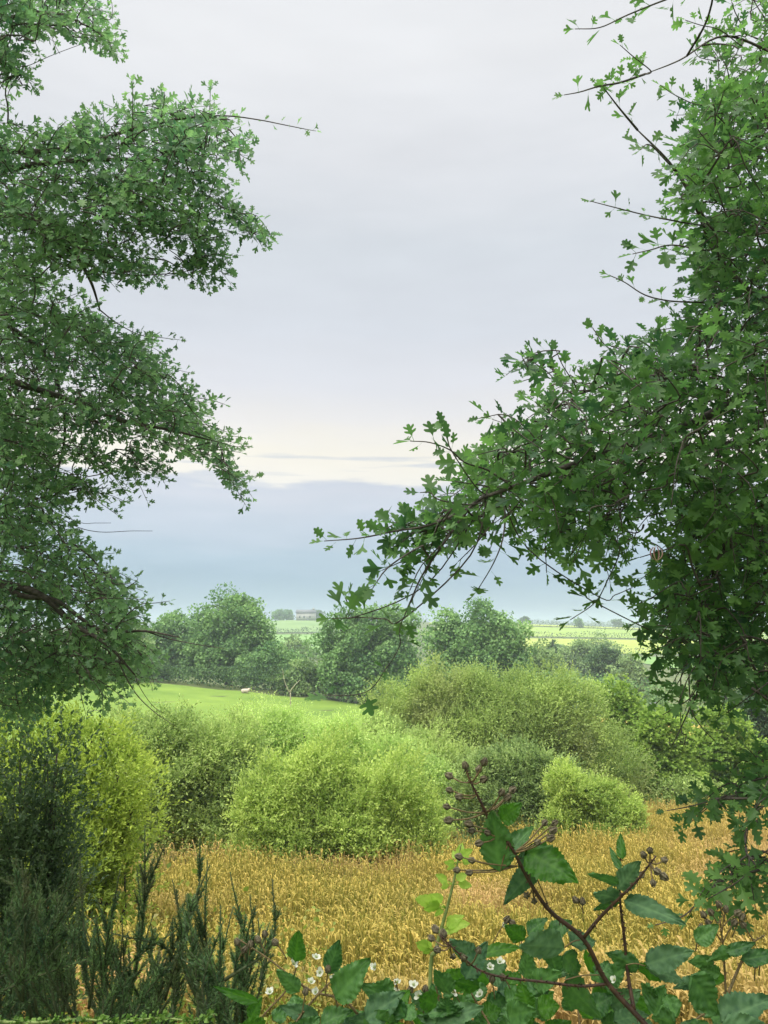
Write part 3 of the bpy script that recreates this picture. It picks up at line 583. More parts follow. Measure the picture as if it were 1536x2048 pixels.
# ------------------------------------------------------------------ hawthorns
def inpoly(px, py, poly):
    poly = np.asarray(poly, float); c = np.zeros(len(px), bool); j = len(poly)-1
    for i in range(len(poly)):
        xi, yi = poly[i]; xj, yj = poly[j]
        with np.errstate(divide='ignore', invalid='ignore'):
            c ^= ((yi > py) != (yj > py)) & (px < (xj-xi)*(py-yi)/(yj-yi+1e-9)+xi)
        j = i
    return c
def hawthorn(name, label, trunk_pts, trunk_r, limbs, polys, twigs, mat, leafsize, outdir, group=None, over=None, spray=(.07, .22)):
    base = trunk_pts[0]
    o = thing(name, base, label, 'tree', group)
    wood = Acc(); lv = Acc(); nodes = []
    tp = smooth_path(trunk_pts, 6); wood.tube(tp, np.linspace(trunk_r, trunk_r*.45, len(tp)), 10); 
    for L_ in limbs:
        pts = smooth_path([at(*p) if len(p) == 3 and p[2] > 0 else np.array(p[:3]) for p in L_[0]], 6)
        # join limb to the trunk
        dd = np.linalg.norm(tp-pts[0], axis=1); j = int(np.argmin(dd+np.where(tp[:, 2] > pts[0][2]-.1, 1, 0)))
        pts = np.vstack([smooth_path([tp[j], (tp[j]+pts[0])/2+np.array([0, 0, .03]), pts[0]], 3)[:-1], pts])
        wood.tube(pts, np.linspace(L_[1]*.75, L_[2]*.5, len(pts)), 7); nodes += list(pts[3:])
    nodes = np.array(nodes)
    # sprays filling the crown outlines
    S = []
    for poly, D0, D1, cnt in polys:
        pa = np.array(poly, float); x0, y0 = pa.min(0); x1, y1 = pa.max(0); got = 0
        while got < cnt:
            x = rng.uniform(x0, x1, 400); y = rng.uniform(y0, y1, 400); ok = inpoly(x, y, poly)
            for xx, yy in zip(x[ok], y[ok]):
                S.append(at(xx, yy, rng.uniform(D0, D1))); got += 1
                if got >= cnt: break
    S = np.array(S); order = np.argsort(np.linalg.norm(S-nodes.mean(0), axis=1)); S = S[order]
    P_, Td, Nn, Ti, Sz = [], [], [], [], []
    allnodes = np.vstack([nodes, np.zeros((len(S)*2, 3))+1e6]); nn = len(nodes)
    def leaves_along(pts, step, size, dens=1.0, tintb=0.):
        seg = np.linalg.norm(np.diff(pts, axis=0), axis=1); tot = seg.sum(); cum = np.concatenate([[0], np.cumsum(seg)])
        k = max(2, int(tot/step)); ph = random.random()*6.28
        for i in range(k):
            s_ = tot*(i+.6)/k; p = np.array([np.interp(s_, cum, pts[:, c_]) for c_ in range(3)])
            j = min(len(seg)-1, int(np.searchsorted(cum, s_))-1 if s_ > 0 else 0); d = unit(pts[j+1]-pts[j])
            for rep in range(1 if random.random() > dens-1 else 2):
                ph += 2.4
                a_ = unit(np.cross(d, [.1, .2, 1])); b_ = np.cross(d, a_); rad = a_*math.cos(ph)+b_*math.sin(ph)
                t_ = unit(d*random.uniform(.2, .8)+rad*.8+np.array([0, 0, .12])+rng.normal(size=3)*.2)
                P_.append(p+t_*size*.33); Td.append(t_); Nn.append(unit(np.array([0, -.45, .75])+rng.normal(size=3)*.6)); Ti.append(tintb); Sz.append(size*random.uniform(.5, 1.25))
        P_.append(pts[-1]); Td.append(unit(pts[-1]-pts[-2])); Nn.append(unit(np.array([0, -.4, .8])+rng.normal(size=3)*.5)); Ti.append(tintb+.2); Sz.append(size*.8)
    for s_ in S:
        dd = np.linalg.norm(allnodes[:nn]-s_, axis=1); j = int(np.argmin(dd)); q = allnodes[j]; dist = dd[j]
        od = unit(outdir+unit(s_-q)*.8+rng.normal(size=3)*np.array([.5, .5, .35]))
        Ln = random.uniform(*spray); s_ = s_-od*Ln*.4; e = s_+od*Ln+np.array([0, 0, -.02]); mid = (q+s_)/2+rng.normal(size=3)*dist*.06+np.array([0, 0, .05*dist])
        pth = smooth_path([q, mid, s_, s_+od*Ln*.5+rng.normal(size=3)*.012, e], 3)
        wood.tube(pth, np.linspace(min(.006, .0022+dist*.008), .0009, len(pth)), 4, .3)
        leaves_along(pth[6:], .0145, leafsize, 1.15, random.random()*.6)
        allnodes[nn] = s_; allnodes[nn+1] = s_+od*Ln*.5; nn += 2
    # the separately traced outer twigs
    for tw in twigs:
        ctl = [at(*p) for p in tw[0]]; r_ = tw[1]; st = tw[2]; siz = tw[3]*.88 if len(tw) > 3 else leafsize
        dd = np.linalg.norm(nodes-ctl[0], axis=1); back_ = unit(ctl[0]-ctl[1]); ah = ((nodes-ctl[0])@back_); j = int(np.argmin(dd-.5*ah))
        if dd[j] > .02: ctl = [nodes[j], (nodes[j]+ctl[0])/2+back_*dd[j]*.15]+ctl
        pts = smooth_path(ctl, 5)
        wood.tube(pts, np.linspace(r_, .0009, len(pts)), 5, .3)
        if st: leaves_along(pts[-int(len(tw[0])*5-4):], st, siz, 1.35, .45)
    P_ = np.array(P_); Td = np.array(Td); Nn = np.array(Nn); Ti = np.array(Ti); Sz = np.array(Sz)
    pk_ = rng.integers(0, 4, len(P_))
    for k in range(4):
        q = pk_ == k; lv.tmpl(HAW[k], P_[q], Td[q], Nn[q], Sz[q], rng.uniform(.72, 1.02, q.sum()), np.clip(Ti[q]+rng.normal(.2, .18, q.sum()), 0, 1))
    for c_, r_ in over or []:  # added lobes out of view overhead, placed to block sun and zenith sky
        c_ = np.array(c_, float); foliage(lv, [(c_, np.array(r_, float))], 9000, .085, DIA, sub=26, subr=.4, width=.8)
        wood.tube(smooth_path([tp[int(len(tp)*.55)], (tp[int(len(tp)*.55)]+c_)/2+np.array([0, 0, .3]), c_], 5), np.linspace(.05, .01, 11), 7)
        for _ in range(9):
            e = c_+rnd(1)[0]*np.array(r_)*.85; wood.tube(smooth_path([c_, (c_+e)/2+np.array([0, 0, .1]), e], 3), np.linspace(.015, .003, 7), 5)
    wood.obj('branches', M['bark'], o); lv.obj('crown', M[mat], o)
    print(name, 'leaves', len(P_))
    return o

# left tree, about three metres away, trunk just outside the picture
lt = [np.array([-2.35, 3.5, float(zt(-2.35, 3.5))-.1]), np.array([-2.3, 3.45, 3.0]), np.array([-2.15, 3.4, 4.1]), np.array([-2.2, 3.3, 5.2]), np.array([-2.3, 3.2, 6.4])]
LP = [
 ([(-20,-250),(-900,-350),(-950,1500),(-30,1400)], 2.3, 4.0, 1000),
 ([(-40,400),(110,430),(150,520),(90,570),(-40,540)], 2.8, 3.4, 70),
 ([(-40,-60),(180,-40),(200,10),(215,60),(190,95),(100,66),(50,80),(-40,100)], 2.6, 3.3, 125),
 ([(-40,110),(40,120),(50,170),(-40,150)], 2.7, 3.1, 19),
 ([(-40,240),(70,280),(150,245),(200,260),(255,222),(340,212),(430,222),(485,250),(490,300),(440,310),(400,350),(360,420),(300,450),(220,440),(130,470),(40,450),(-40,430)], 2.6, 3.3, 364),
 ([(400,340),(450,400),(520,455),(525,475),(480,455),(430,410),(385,370)], 2.8, 3.1, 30),
 ([(220,440),(330,430),(400,420),(430,450),(440,510),(420,500),(380,470),(300,470),(250,480)], 2.7, 3.2, 47),
 ([(350,520),(430,500),(430,530),(380,550)], 2.8, 3.0, 19),
 ([(40,450),(180,440),(240,500),(330,530),(250,560),(190,540),(110,520)], 2.7, 3.3, 84),
 ([(-40,480),(30,530),(110,570),(180,610),(200,660),(290,690),(330,740),(390,780),(410,830),(455,880),(460,915),(400,905),(330,890),(250,860),(180,870),(120,860),(60,900),(-40,900)], 2.8, 3.9, 588),
 ([(-40,880),(110,880),(120,940),(120,1040),(150,1085),(210,1120),(250,1170),(270,1230),(285,1290),(280,1340),(230,1370),(150,1370),(60,1350),(-40,1390)], 2.9, 4.0, 672),
 ([(130,880),(200,900),(250,930),(240,945),(180,925)], 2.9, 3.3, 16),
 ([(255,900),(300,900),(300,950),(265,950)], 2.9, 3.3, 16),
 ([(440,910),(465,925),(475,975),(455,960)], 2.9, 3.2, 12),
 ([(140,950),(190,970),(215,990),(160,985)], 2.9, 3.3, 12),
 ([(-40,1340),(120,1340),(80,1420),(-40,1440)], 3.2, 4.2, 84),
]
LL = [([(-120,1150,3.2),(60,1180,3.1),(150,1250,3.1),(215,1290,3.0),(270,1350,3.0)], .028, .006),
      ([(-120,1050,3.2),(20,1180,3.1),(110,1200,3.1),(200,1260,3.1),(290,1262,3.0),(360,1275,3.0)], .022, .004),
      ([(-100,700,3.2),(20,760,3.1),(140,800,3.1),(240,840,3.0),(340,860,3.0),(420,880,3.0)], .026, .005),
      ([(-100,380,3.1),(40,420,3.0),(140,500,3.0),(180,560,3.0),(200,620,3.1)], .024, .006),
      ([(-100,360,3.1),(60,330,3.0),(180,320,3.0),(300,320,3.0),(420,330,2.95)], .024, .004),
      ([(-100,300,3.0),(120,300,3.0),(260,260,2.9),(380,235,2.9),(460,240,2.9)], .018, .004),
      ([(-100,80,3.0),(40,30,3.0),(120,30,2.9),(190,60,2.9)], .016, .004),
      ([(-80,600,3.4),(80,700,3.4),(130,850,3.4),(100,1000,3.4)], .02, .006),
      ([(-100,1250,3.5),(60,1290,3.5),(160,1280,3.4),(155,1340,3.4)], .02, .005)]
LT = [([(400,232,2.9),(460,232,2.9),(520,240,2.9),(570,250,2.9),(610,258,2.9),(632,262,2.9)], .003, .03, .03),
      ([(240,650,3.2),(280,670,3.1),(320,675,3.1),(360,680,3.1)], .003, .022, .034),
      ([(440,885,3.0),(470,893,3.0),(495,893,3.0)], .002, .022, .03),
      ([(180,540,3.0),(260,550,3.0),(330,548,3.0),(390,540,3.0)], .004, .03),
      ([(260,460,3.0),(300,495,3.0),(330,520,3.0)], .002, 0),
      ([(20,145,2.9),(60,130,2.9),(110,108,2.9),(180,82,2.9)], .002, 0),
      ([(100,60,2.9),(110,90,2.9),(120,108,2.9)], .0015, 0),
      ([(190,30,2.9),(218,40,2.9),(225,20,2.9),(220,-10,2.9)], .002, .03, .03),
      ([(150,1052,3.2),(200,1064,3.2),(260,1062,3.2),(305,1062,3.2)], .0022, 0),
      ([(160,1045,3.2),(190,1046,3.2),(222,1046,3.2)], .0014, 0),
      ([(180,1110,3.2),(210,1108,3.1),(230,1106,3.1)], .002, .02, .032),
      ([(250,1180,3.1),(275,1160,3.1),(268,1150,3.1)], .002, .03, .03),
      ([(280,1210,3.1),(310,1206,3.1),(340,1202,3.1)], .003, .022, .034),
      ([(290,1262,3.0),(340,1278,3.0),(400,1290,3.0),(450,1297,3.0)], .003, .06, .02),
      ([(240,1330,3.0),(270,1385,3.0),(310,1425,3.0),(352,1453,3.0)], .004, 0),
      ([(300,1405,3.0),(322,1425,3.0),(330,1422,3.0)], .0015, 0),
      ([(160,1280,3.0),(158,1340,3.0),(162,1390,3.0),(172,1430,3.0)], .004, .035, .03),
      ([(220,940,3.1),(240,960,3.1),(262,980,3.1)], .0014, 0),
      ([(170,900,3.1),(172,970,3.1),(160,990,3.1)], .0014, 0)]
hawthorn('hawthorn_tree', 'hawthorn on the left with tiered drooping sprays of small lobed leaves', lt, .085, LL, LP, LT, 'haw_l', .032, np.array([.8, -.2, -.15]), over=[((-2.4, -1.2, 7.0), (2.7, 2.2, 1.5))])  # over: unseen lobe added behind the camera to shade the near plants

# right tree, nearer, trunk just outside the picture
rt = [np.array([1.75, 2.7, float(zt(1.75, 2.7))-.1]), np.array([1.72, 2.65, 3.1]), np.array([1.6, 2.5, 4.2]), np.array([1.65, 2.45, 5.2]), np.array([1.7, 2.5, 6.2])]
RP = [
 ([(1580,-250),(2350,-350),(2450,1500),(1580,1450)], 1.8, 3.1, 900),
 ([(1590,1440),(2100,1440),(1950,1900),(1590,1850)], 1.7, 2.6, 110),
 ([(1600,-60),(1500,-30),(1440,30),(1400,60),(1400,120),(1440,170),(1500,180),(1600,160)], 1.9, 2.7, 42),
 ([(1600,150),(1500,190),(1420,200),(1385,240),(1385,320),(1360,400),(1380,480),(1400,560),(1390,640),(1600,640)], 1.7, 2.8, 340),
 ([(1600,640),(1390,640),(1330,690),(1250,700),(1200,740),(1120,760),(1080,780),(1060,830),(1010,850),(960,900),(930,960),(890,1000),(880,1050),(900,1070),(980,1060),(1070,1050),(1130,1080),(1180,1110),(1260,1090),(1300,1040),(1330,1000),(1600,1000)], 1.5, 2.6, 560),
 ([(1600,1000),(1330,1000),(1345,1060),(1320,1120),(1330,1170),(1300,1200),(1290,1260),(1330,1290),(1400,1290),(1420,1330),(1600,1340)], 1.6, 2.7, 330),
 ([(1050,710),(1090,715),(1100,750),(1060,745)], 1.7, 2.0, 6),
 ([(1360,1290),(1440,1290),(1440,1390),(1380,1400),(1310,1395),(1345,1350)], 1.6, 2.1, 13),
 ([(1600,1330),(1440,1340),(1470,1380),(1600,1400)], 1.6, 2.2, 12),
 ([(1600,1470),(1500,1480),(1480,1530),(1500,1560),(1440,1570),(1400,1590),(1400,1610),(1460,1620),(1520,1640),(1600,1640)], 1.5, 2.1, 32),
 ([(1600,1690),(1500,1700),(1460,1720),(1440,1740),(1410,1790),(1440,1800),(1490,1770),(1600,1760)], 1.5, 2.0, 24),
 ([(860,1020),(900,1040),(890,1110),(850,1160),(800,1130),(810,1060)], 1.45, 1.65, 12),
]
RL = [([(1700,720,2.2),(1536,765,2.0),(1400,840,1.9),(1250,893,1.75),(1150,928,1.7),(1050,965,1.65),(975,992,1.6)], .022, .007),
      ([(1700,560,2.2),(1540,600,2.1),(1440,520,2.1),(1400,430,2.0),(1370,370,2.0),(1330,315,1.9),(1275,260,1.9)], .016, .003),
      ([(1700,150,2.3),(1560,110,2.2),(1450,72,2.1),(1360,120,2.0),(1290,148,1.9)], .008, .002),
      ([(1700,900,2.2),(1560,950,2.1),(1440,1060,2.0),(1410,1180,1.9),(1400,1290,1.8)], .02, .006),
      ([(1700,650,2.2),(1500,700,2.1),(1380,740,2.0),(1260,760,1.9),(1150,790,1.8)], .016, .004),
      ([(1700,1100,2.2),(1560,1160,2.1),(1480,1240,2.0),(1536,1400,1.9)], .016, .005),
      ([(1720,1480,2.1),(1600,1540,1.9),(1500,1590,1.8),(1420,1600,1.7)], .013, .003),
      ([(1720,1620,2.0),(1600,1700,1.9),(1500,1730,1.8),(1440,1765,1.7),(1400,1800,1.65)], .012, .003),
      ([(1700,330,2.3),(1560,360,2.2),(1480,280,2.2),(1440,220,2.1)], .008, .003),
      ([(1700,820,2.3),(1500,880,2.2),(1330,900,2.1),(1240,980,2.0),(1200,1060,1.9)], .014, .004)]
RT = [([(1420,-30,1.8),(1330,0,1.75),(1255,30,1.7),(1200,55,1.7),(1150,58,1.7)], .003, .026, .036),
      ([(1290,148,1.9),(1240,165,1.8),(1200,172,1.75),(1160,184,1.75),(1128,190,1.75)], .003, .022, .032),
      ([(1300,140,1.85),(1265,112,1.8),(1240,90,1.8)], .002, .022, .032),
      ([(1275,260,1.9),(1235,212,1.8),(1205,172,1.75)], .003, .024, .034),
      ([(1400,450,1.9),(1340,440,1.8),(1290,430,1.8),(1230,415,1.75),(1180,402,1.75)], .0028, .024, .03),
      ([(1420,500,1.8),(1345,490,1.7),(1300,500,1.65),(1265,508,1.65)], .003, .02, .044),
      ([(1430,612,1.9),(1340,602,1.8),(1290,590,1.75),(1250,565,1.75),(1218,550,1.75)], .0028, .026, .03),
      ([(1230,710,1.8),(1205,685,1.75),(1185,655,1.75)], .002, .02, .036),
      ([(1120,770,1.8),(1090,740,1.75),(1050,715,1.75)], .002, .018, .036),
      ([(1150,770,1.8),(1125,730,1.75),(1112,700,1.75)], .002, .02, .036),
      ([(975,992,1.6),(930,1020,1.55),(860,1050,1.5),(790,1062,1.5),(720,1076,1.5),(648,1082,1.5)], .0035, .017, .04),
      ([(940,1015,1.55),(885,1090,1.5),(845,1150,1.5),(822,1200,1.5),(805,1240,1.5)], .004, .015, .044),
      ([(806,1238,1.5),(770,1238,1.5),(720,1235,1.5),(665,1237,1.5)], .0018, .045, .044),
      ([(705,1235,1.5),(700,1215,1.5),(690,1195,1.5)], .0015, .03, .05),
      ([(806,1238,1.5),(800,1290,1.5),(770,1340,1.5),(730,1385,1.5),(640,1392,1.5)], .0008, .06, .042),
      ([(1020,970,1.6),(975,940,1.6),(930,925,1.55),(900,900,1.5),(860,885,1.5),(820,882,1.5)], .0028, .018, .044),
      ([(905,905,1.5),(895,880,1.5),(885,850,1.5)], .0016, .02, .04),
      ([(1010,1030,1.6),(1005,1080,1.55),(985,1130,1.55),(955,1180,1.55)], .0025, .02, .046),
      ([(880,1000,1.5),(860,985,1.5),(840,985,1.5)], .002, .02, .044),
      ([(1240,1100,1.8),(1215,1160,1.7),(1190,1205,1.65),(1140,1240,1.65)], .002, .024, .042),
      ([(1200,1195,1.66),(1230,1190,1.66),(1265,1175,1.66)], .0016, .026, .036),
      ([(1190,1205,1.66),(1170,1190,1.66),(1150,1175,1.66)], .0016, .026, .036),
      ([(1400,1290,1.7),(1395,1380,1.65),(1380,1415,1.65),(1362,1455,1.65),(1345,1490,1.65)], .003, 0),
      ([(1382,1412,1.65),(1400,1450,1.65),(1430,1482,1.65)], .0018, 0),
      ([(1385,1390,1.65),(1350,1415,1.65),(1325,1430,1.65)], .0018, .04, .035),
      ([(1362,1455,1.65),(1372,1470,1.65),(1368,1490,1.65)], .001, 0),
      ([(1400,1800,1.6),(1370,1830,1.58),(1330,1845,1.56),(1310,1850,1.56)], .0022, .03, .022),
      ([(1480,90,2.1),(1440,60,2.0),(1400,50,1.9),(1370,40,1.9)], .002, .02, .034),
      ([(1450,200,2.1),(1400,210,2.0),(1350,190,1.9),(1320,170,1.9)], .002, .022, .034),
      ([(1340,330,1.9),(1300,290,1.8),(1280,300,1.75)], .002, .022, .044)]
hawthorn('hawthorn_tree', 'nearer hawthorn on the right with dark glossy lobed leaves and one long arching bough', rt, .075, RL, RP, RT, 'haw_r', .0345, np.array([-.6, -.2, -.2]), spray=(.05, .14), over=[((2.4, -.6, 6.9), (2.4, 2.2, 1.5)), ((3.6, 1.8, 6.2), (1.4, 1.6, 1.6))])  # over: unseen lobes added overhead to darken the near leaves

# honeysuckle flower hanging in the gap of the right tree
c = at(1313, 1108, 1.6)
o = thing('honeysuckle_flower', c+np.array([0, 0, -.012]), 'pink striped honeysuckle flower beside the right hawthorn leaves', 'flower')
for k in range(8):
    a = Acc(); g = k*2*math.pi/8; u_ = np.array([math.cos(g), math.sin(g), 0])
    a.tube(smooth_path([c+np.array([0, 0, -.014]), c+u_*.010+np.array([0, 0, -.006]), c+u_*.012+np.array([0, 0, .005]), c+u_*.006+np.array([0, 0, .014])]), np.interp(np.arange(13), [0, 6, 12], [(.0004), .0010, .0007]), 6, tint=.2+.7*(k % 2)); a.obj('petal', M['honey'], o)
a = Acc(); a.tube(smooth_path([c+np.array([0, 0, -.013]), c+np.array([.012, .01, -.022]), at(1345, 1125, 1.66)]), .0012, 5); a.blob(c+np.array([0, 0, -.014]), .003); a.obj('stalk', M['stemg'], o)

# ------------------------------------------------------------------ gorse
SPN = T([(-.06, 0, 0), (.06, 0, 0), (0, 1, 0)], [(0, 1, 2)])
SP3 = T([(-.07, 0, 0), (.07, 0, 0), (.05, .5, .04), (0, 1, 0), (-.05, .5, .04)], [(0, 1, 2, 3, 4)])
def gorse(label, sprigs, mat='gorse', spn=.0165, name='gorse_bush', base=None):
    """sprigs: list of (world start, world end, n side shoots)"""
    st = np.array([s_[0] for s_ in sprigs]); b0 = base if base is not None else np.array([st[:, 0].mean(), st[:, 1].mean(), 0])
    b0 = np.array([b0[0], b0[1], float(zt(b0[0], b0[1]))])
    o = thing(name, b0, label, 'bush'); wood = Acc(); sp = Acc()
    def spines(pts, dens, sz):
        seg = np.linalg.norm(np.diff(pts, axis=0), axis=1); tot = seg.sum(); cum = np.concatenate([[0], np.cumsum(seg)]); k = int(tot*dens)
        if k < 2: return
        s_ = np.linspace(0, tot, k); p = np.stack([np.interp(s_, cum, pts[:, c_]) for c_ in range(3)], 1)
        d = unit(np.gradient(p, axis=0)); r_ = unit(np.cross(d, rnd(k))); t_ = unit(d*rng.uniform(.7, 1.4, (k, 1))+r_)
        sp.tmpl(SP3, p, t_, rnd(k), sz*rng.uniform(.5, 1.3, k)*np.interp(s_/tot, [0, .7, 1], [1.1, 1, .45]), 1.9, np.clip(rng.normal(.4, .2)+rng.normal(0, .12, k)+.25*(s_/tot), 0, 1))
    for a0, a1, ns_ in sprigs:
        ln = np.linalg.norm(a1-a0); mid = (a0+a1)/2+rng.normal(size=3)*.09*ln
        pts = smooth_path([a0, mid, a1], 5); wood.tube(pts, np.linspace(.006, .0015, len(pts)), 5); spines(pts[1:], 760, spn)
        for k in range(ns_):
            f = random.uniform(.15, .85); j = int(f*(len(pts)-1)); p = pts[j]; d = unit(a1-a0)
            L_ = ln*random.uniform(.18, .42)*(1.15-f); e = p+unit(d*.9+unit(np.cross(d, rnd(1)[0]))*random.uniform(.3, .6)+np.array([0, 0, .35]))*L_
            q = smooth_path([p, (p+e)/2+np.array([0, 0, -.02*L_]), e], 3); wood.tube(q, np.linspace(.003, .001, len(q)), 4); spines(q, 760, spn)
    wood.obj('stems', M['gstem'], o); sp.obj('spines', M[mat], o)
    return o
def G(x0, y0, x1, y1, D, n=7): return (at(x0, y0, D), at(x1, y1, D+random.uniform(-.1, .1)), n)
g1 = [G(440, 2060, 460, 1745, 2.6, 9), G(450, 1960, 545, 1760, 2.5, 7), G(440, 2050, 415, 1720, 2.9, 7), G(470, 2050, 500, 1790, 2.8, 7), G(520, 1960, 545, 1850, 2.5, 3), G(400, 2070, 372, 1790, 2.6, 8), G(430, 2060, 400, 1760, 2.7, 8)]
g1 += [G(random.uniform(380, 500), 2090, random.uniform(360, 530), random.uniform(1800, 1930), random.uniform(2.4, 3.2), 8) for _ in range(18)]
gorse('smallest gorse bush with separate upright tips, rightmost and in front of the straw grass', g1)
g2 = [G(260, 2000, 290, 1650, 3.1, 9), G(270, 1960, 330, 1690, 3.2, 8), G(300, 1980, 400, 1680, 3.3, 8), G(320, 1990, 420, 1730, 3.1, 8), G(240, 2000, 240, 1740, 3.0, 8), G(330, 2000, 345, 1760, 3.0, 8), G(200, 2000, 190, 1790, 3.0, 8)]
g2 += [G(random.uniform(180, 360), 2090, random.uniform(150, 400), random.uniform(1810, 1960), random.uniform(2.7, 3.6), 8) for _ in range(32)]
gorse('middle gorse bush with long thin shoots reaching above the straw grass', g2)
g3 = [G(random.uniform(-60, 190), random.uniform(1950, 2100), random.uniform(-60, 190), random.uniform(1700, 1930), random.uniform(2.7, 3.7), 8) for _ in range(44)]
gorse('tall dense gorse bush filling the lower left corner', g3)
# dark blackthorn behind the gorse at the left edge
plant('blackthorn_bush', 'dark blackthorn bush at the left edge, before the yellow willow', 'bush', 4.6,
      [(40, 1560, 80, 75), (110, 1545, 48, 60), (20, 1640, 90, 80), (110, 1640, 55, 60), (60, 1740, 100, 80)], 6500, .034, 'thorn', trunk=(5, .02), crown='foliage', stem='stems', T_=DIA, shoot=.09, per=5, sub=24, up=.5, width=.55)

# weeds on the bank among the gorse
a = Acc(); n = 12000
X = rng.uniform(-3.2, 3.2, n); Y = rng.uniform(4.2, 7.4, n)
for k in range(6):
    hh = np.where(X < -.4, rng.uniform(.5, 1.5, n), rng.uniform(.2, .7, n))*(.7+.3*np.sin(X*5+Y*3)); zz_ = zt(X, Y)
    q = rng.random(n) < .8
    a.tmpl(DIA if k % 2 else LONG, np.stack([X, Y, zz_+hh*(k+1)/6], 1)[q]+rng.normal(0, .03, (q.sum(), 3)), unit(rnd(q.sum())+np.array([0, 0, .5])), unit(rnd(q.sum())+np.array([0, 0, 1.])), rng.uniform(.02, .05, q.sum()), .7)
o = a.obj('bank_weeds', M['weed']); tagit(o, 'mixed yellow green weeds and dry stalks on the bank below the gorse', 'weeds', None, 'stuff')

# ------------------------------------------------------------------ brambles
def leaf_mesh(acc, p0, p1, wid, roll=0., cup=.25, droop=.15, pleat=.05, tint=.5, serr=.055, nl=30, nw=6, ovate=.42):
    p0 = np.asarray(p0, float); p1 = np.asarray(p1, float); L_ = np.linalg.norm(p1-p0); t_ = (p1-p0)/L_
    view = unit((p0+p1)/2-np.array([0, 0, CZ])); s0 = unit(np.cross(t_, view)); n0 = np.cross(s0, t_)
    s_ = s0*math.cos(roll)+n0*math.sin(roll); nn = np.cross(s_, t_)
    if nn[2] < 0: nn = -nn
    V = []; tt = []; ph = random.random()*6; asy = random.uniform(-.12, .12)
    for i in range(nl+1):
        q = i/nl
        w = wid*.5*(math.sin(math.pi*q**(.62))**.75 if 0 < q < 1 else 0)*(1.0-.18*q)
        if 0 < i < nl and i % 2: w *= 1-serr*2.0
        w = max(w, wid*.006)
        for j in range(-nw, nw+1):
            x = j/nw; ax = abs(x)
            pl_ = pleat*wid*math.sin((q*7.5-ax*1.1)*2*math.pi)*ax*(1-ax*.3)+wid*.05*math.sin(q*9+x*5+ph)*ax+wid*.04*math.sin(q*17-x*8+ph*2)*ax
            V.append(p0+t_*L_*(q-.04*ax*(1-q)*0+ax*.05)+s_*w*x*(1+asy*(1 if x > 0 else -1))+nn*(cup*wid*.5*ax**1.3*(w/(wid*.5+1e-9))-droop*L_*q*q*1.0+pl_-.012*wid*(1-min(1, ax*6))))
            tt.append(np.clip(tint+(.35 if ax < .1 else 0)+.08*math.sin((q*7.5-ax*1.1)*2*math.pi+1), 0, 1))
    n_ = 2*nw+1; f = grid_faces(n_, nl+1)
    acc.v.append(np.array(V)); acc.t.append(np.array(tt)); acc.f.append(f+acc.n); acc.n += len(V)
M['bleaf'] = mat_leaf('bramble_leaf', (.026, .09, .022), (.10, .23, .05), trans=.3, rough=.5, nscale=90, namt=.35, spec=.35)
M['bleaf_vivid'] = mat_leaf('bramble_leaf_vivid', (.03, .11, .012), (.10, .25, .025), trans=.5, rough=.45, nscale=90, namt=.3)  # leaf variant with a yellower green and more translucency
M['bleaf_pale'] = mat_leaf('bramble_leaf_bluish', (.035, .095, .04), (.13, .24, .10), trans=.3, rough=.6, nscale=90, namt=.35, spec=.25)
def one_leaf(parent, b0, b1, wid, mat='bleaf', D=1.1, dD=0, name='leaf', **k):
    a = Acc(); p0 = at(b0[0], b0[1], D); p1 = at(b1[0], b1[1], D+dD); leaf_mesh(a, p0, p1, wid*D/F, **k); return a.obj(name, M[mat], parent, smooth=True)
def bud(acc, p, d, r):
    d = unit(d); acc.blob(p+d*r*1.0, (r*.95, r*.95, r*1.35), axis=d, bump=.25)
    for k in range(5):
        g = k*1.257; a_ = unit(np.cross(d, [.2, .3, .9])); b_ = np.cross(d, a_); u_ = a_*math.cos(g)+b_*math.sin(g)
        acc.tube([p, p+d*r*.9+u_*r*1.05, p+d*r*2.1+u_*r*.75, p+d*r*2.9+u_*r*.2], [r*.35, r*.4, r*.25, r*.05], 4)
def budpart(parent, p, m_, e, r):
    b_ = Acc(); bud(b_, e, e-m_, r); ob = b_.obj('flower_bud', M['bud'], parent, smooth=True)
    t2 = Acc(); t2.tube(smooth_path([p, m_, e], 3), [.0011]*6+[.0009], 5); t2.obj('stalk', M['bstem2'], ob)
def flower(parent, p, r, nm='flower'):
    c_ = np.asarray(p); d = unit(np.array([0, -.6, .8])+rng.normal(size=3)*.4); a = Acc()
    PET = T([(0,0,0), (-.28,.3,.03), (-.42,.7,.12), (-.15,1,.2), (.15,1,.2), (.42,.7,.12), (.28,.3,.03), (0,.5,-.02)], [(0,1,7), (1,2,7), (2,3,7), (3,4,7), (4,5,7), (5,6,7), (6,0,7)])
    a_ = unit(np.cross(d, [.3, .1, .9])); b_ = np.cross(d, a_)
    ts = np.array([a_*math.cos(g)+b_*math.sin(g)+d*random.uniform(.1, .7) for g in np.arange(5)*1.257])
    a.tmpl(PET, np.tile(c_, (5, 1)), ts, np.tile(d, (5, 1)), r*rng.uniform(.7, 1.1, 5), 1, .7); f = a.obj(nm, M['petal'], parent)
    s_ = Acc(); s_.blob(c_+d*r*.12, r*.22, bump=.3)
    for g in np.arange(10)*.628: s_.tube([c_, c_+(a_*math.cos(g)+b_*math.sin(g))*r*.35+d*r*.4], [r*.025, r*.03], 3)
    s_.obj('stamens', M['stemg'], f)
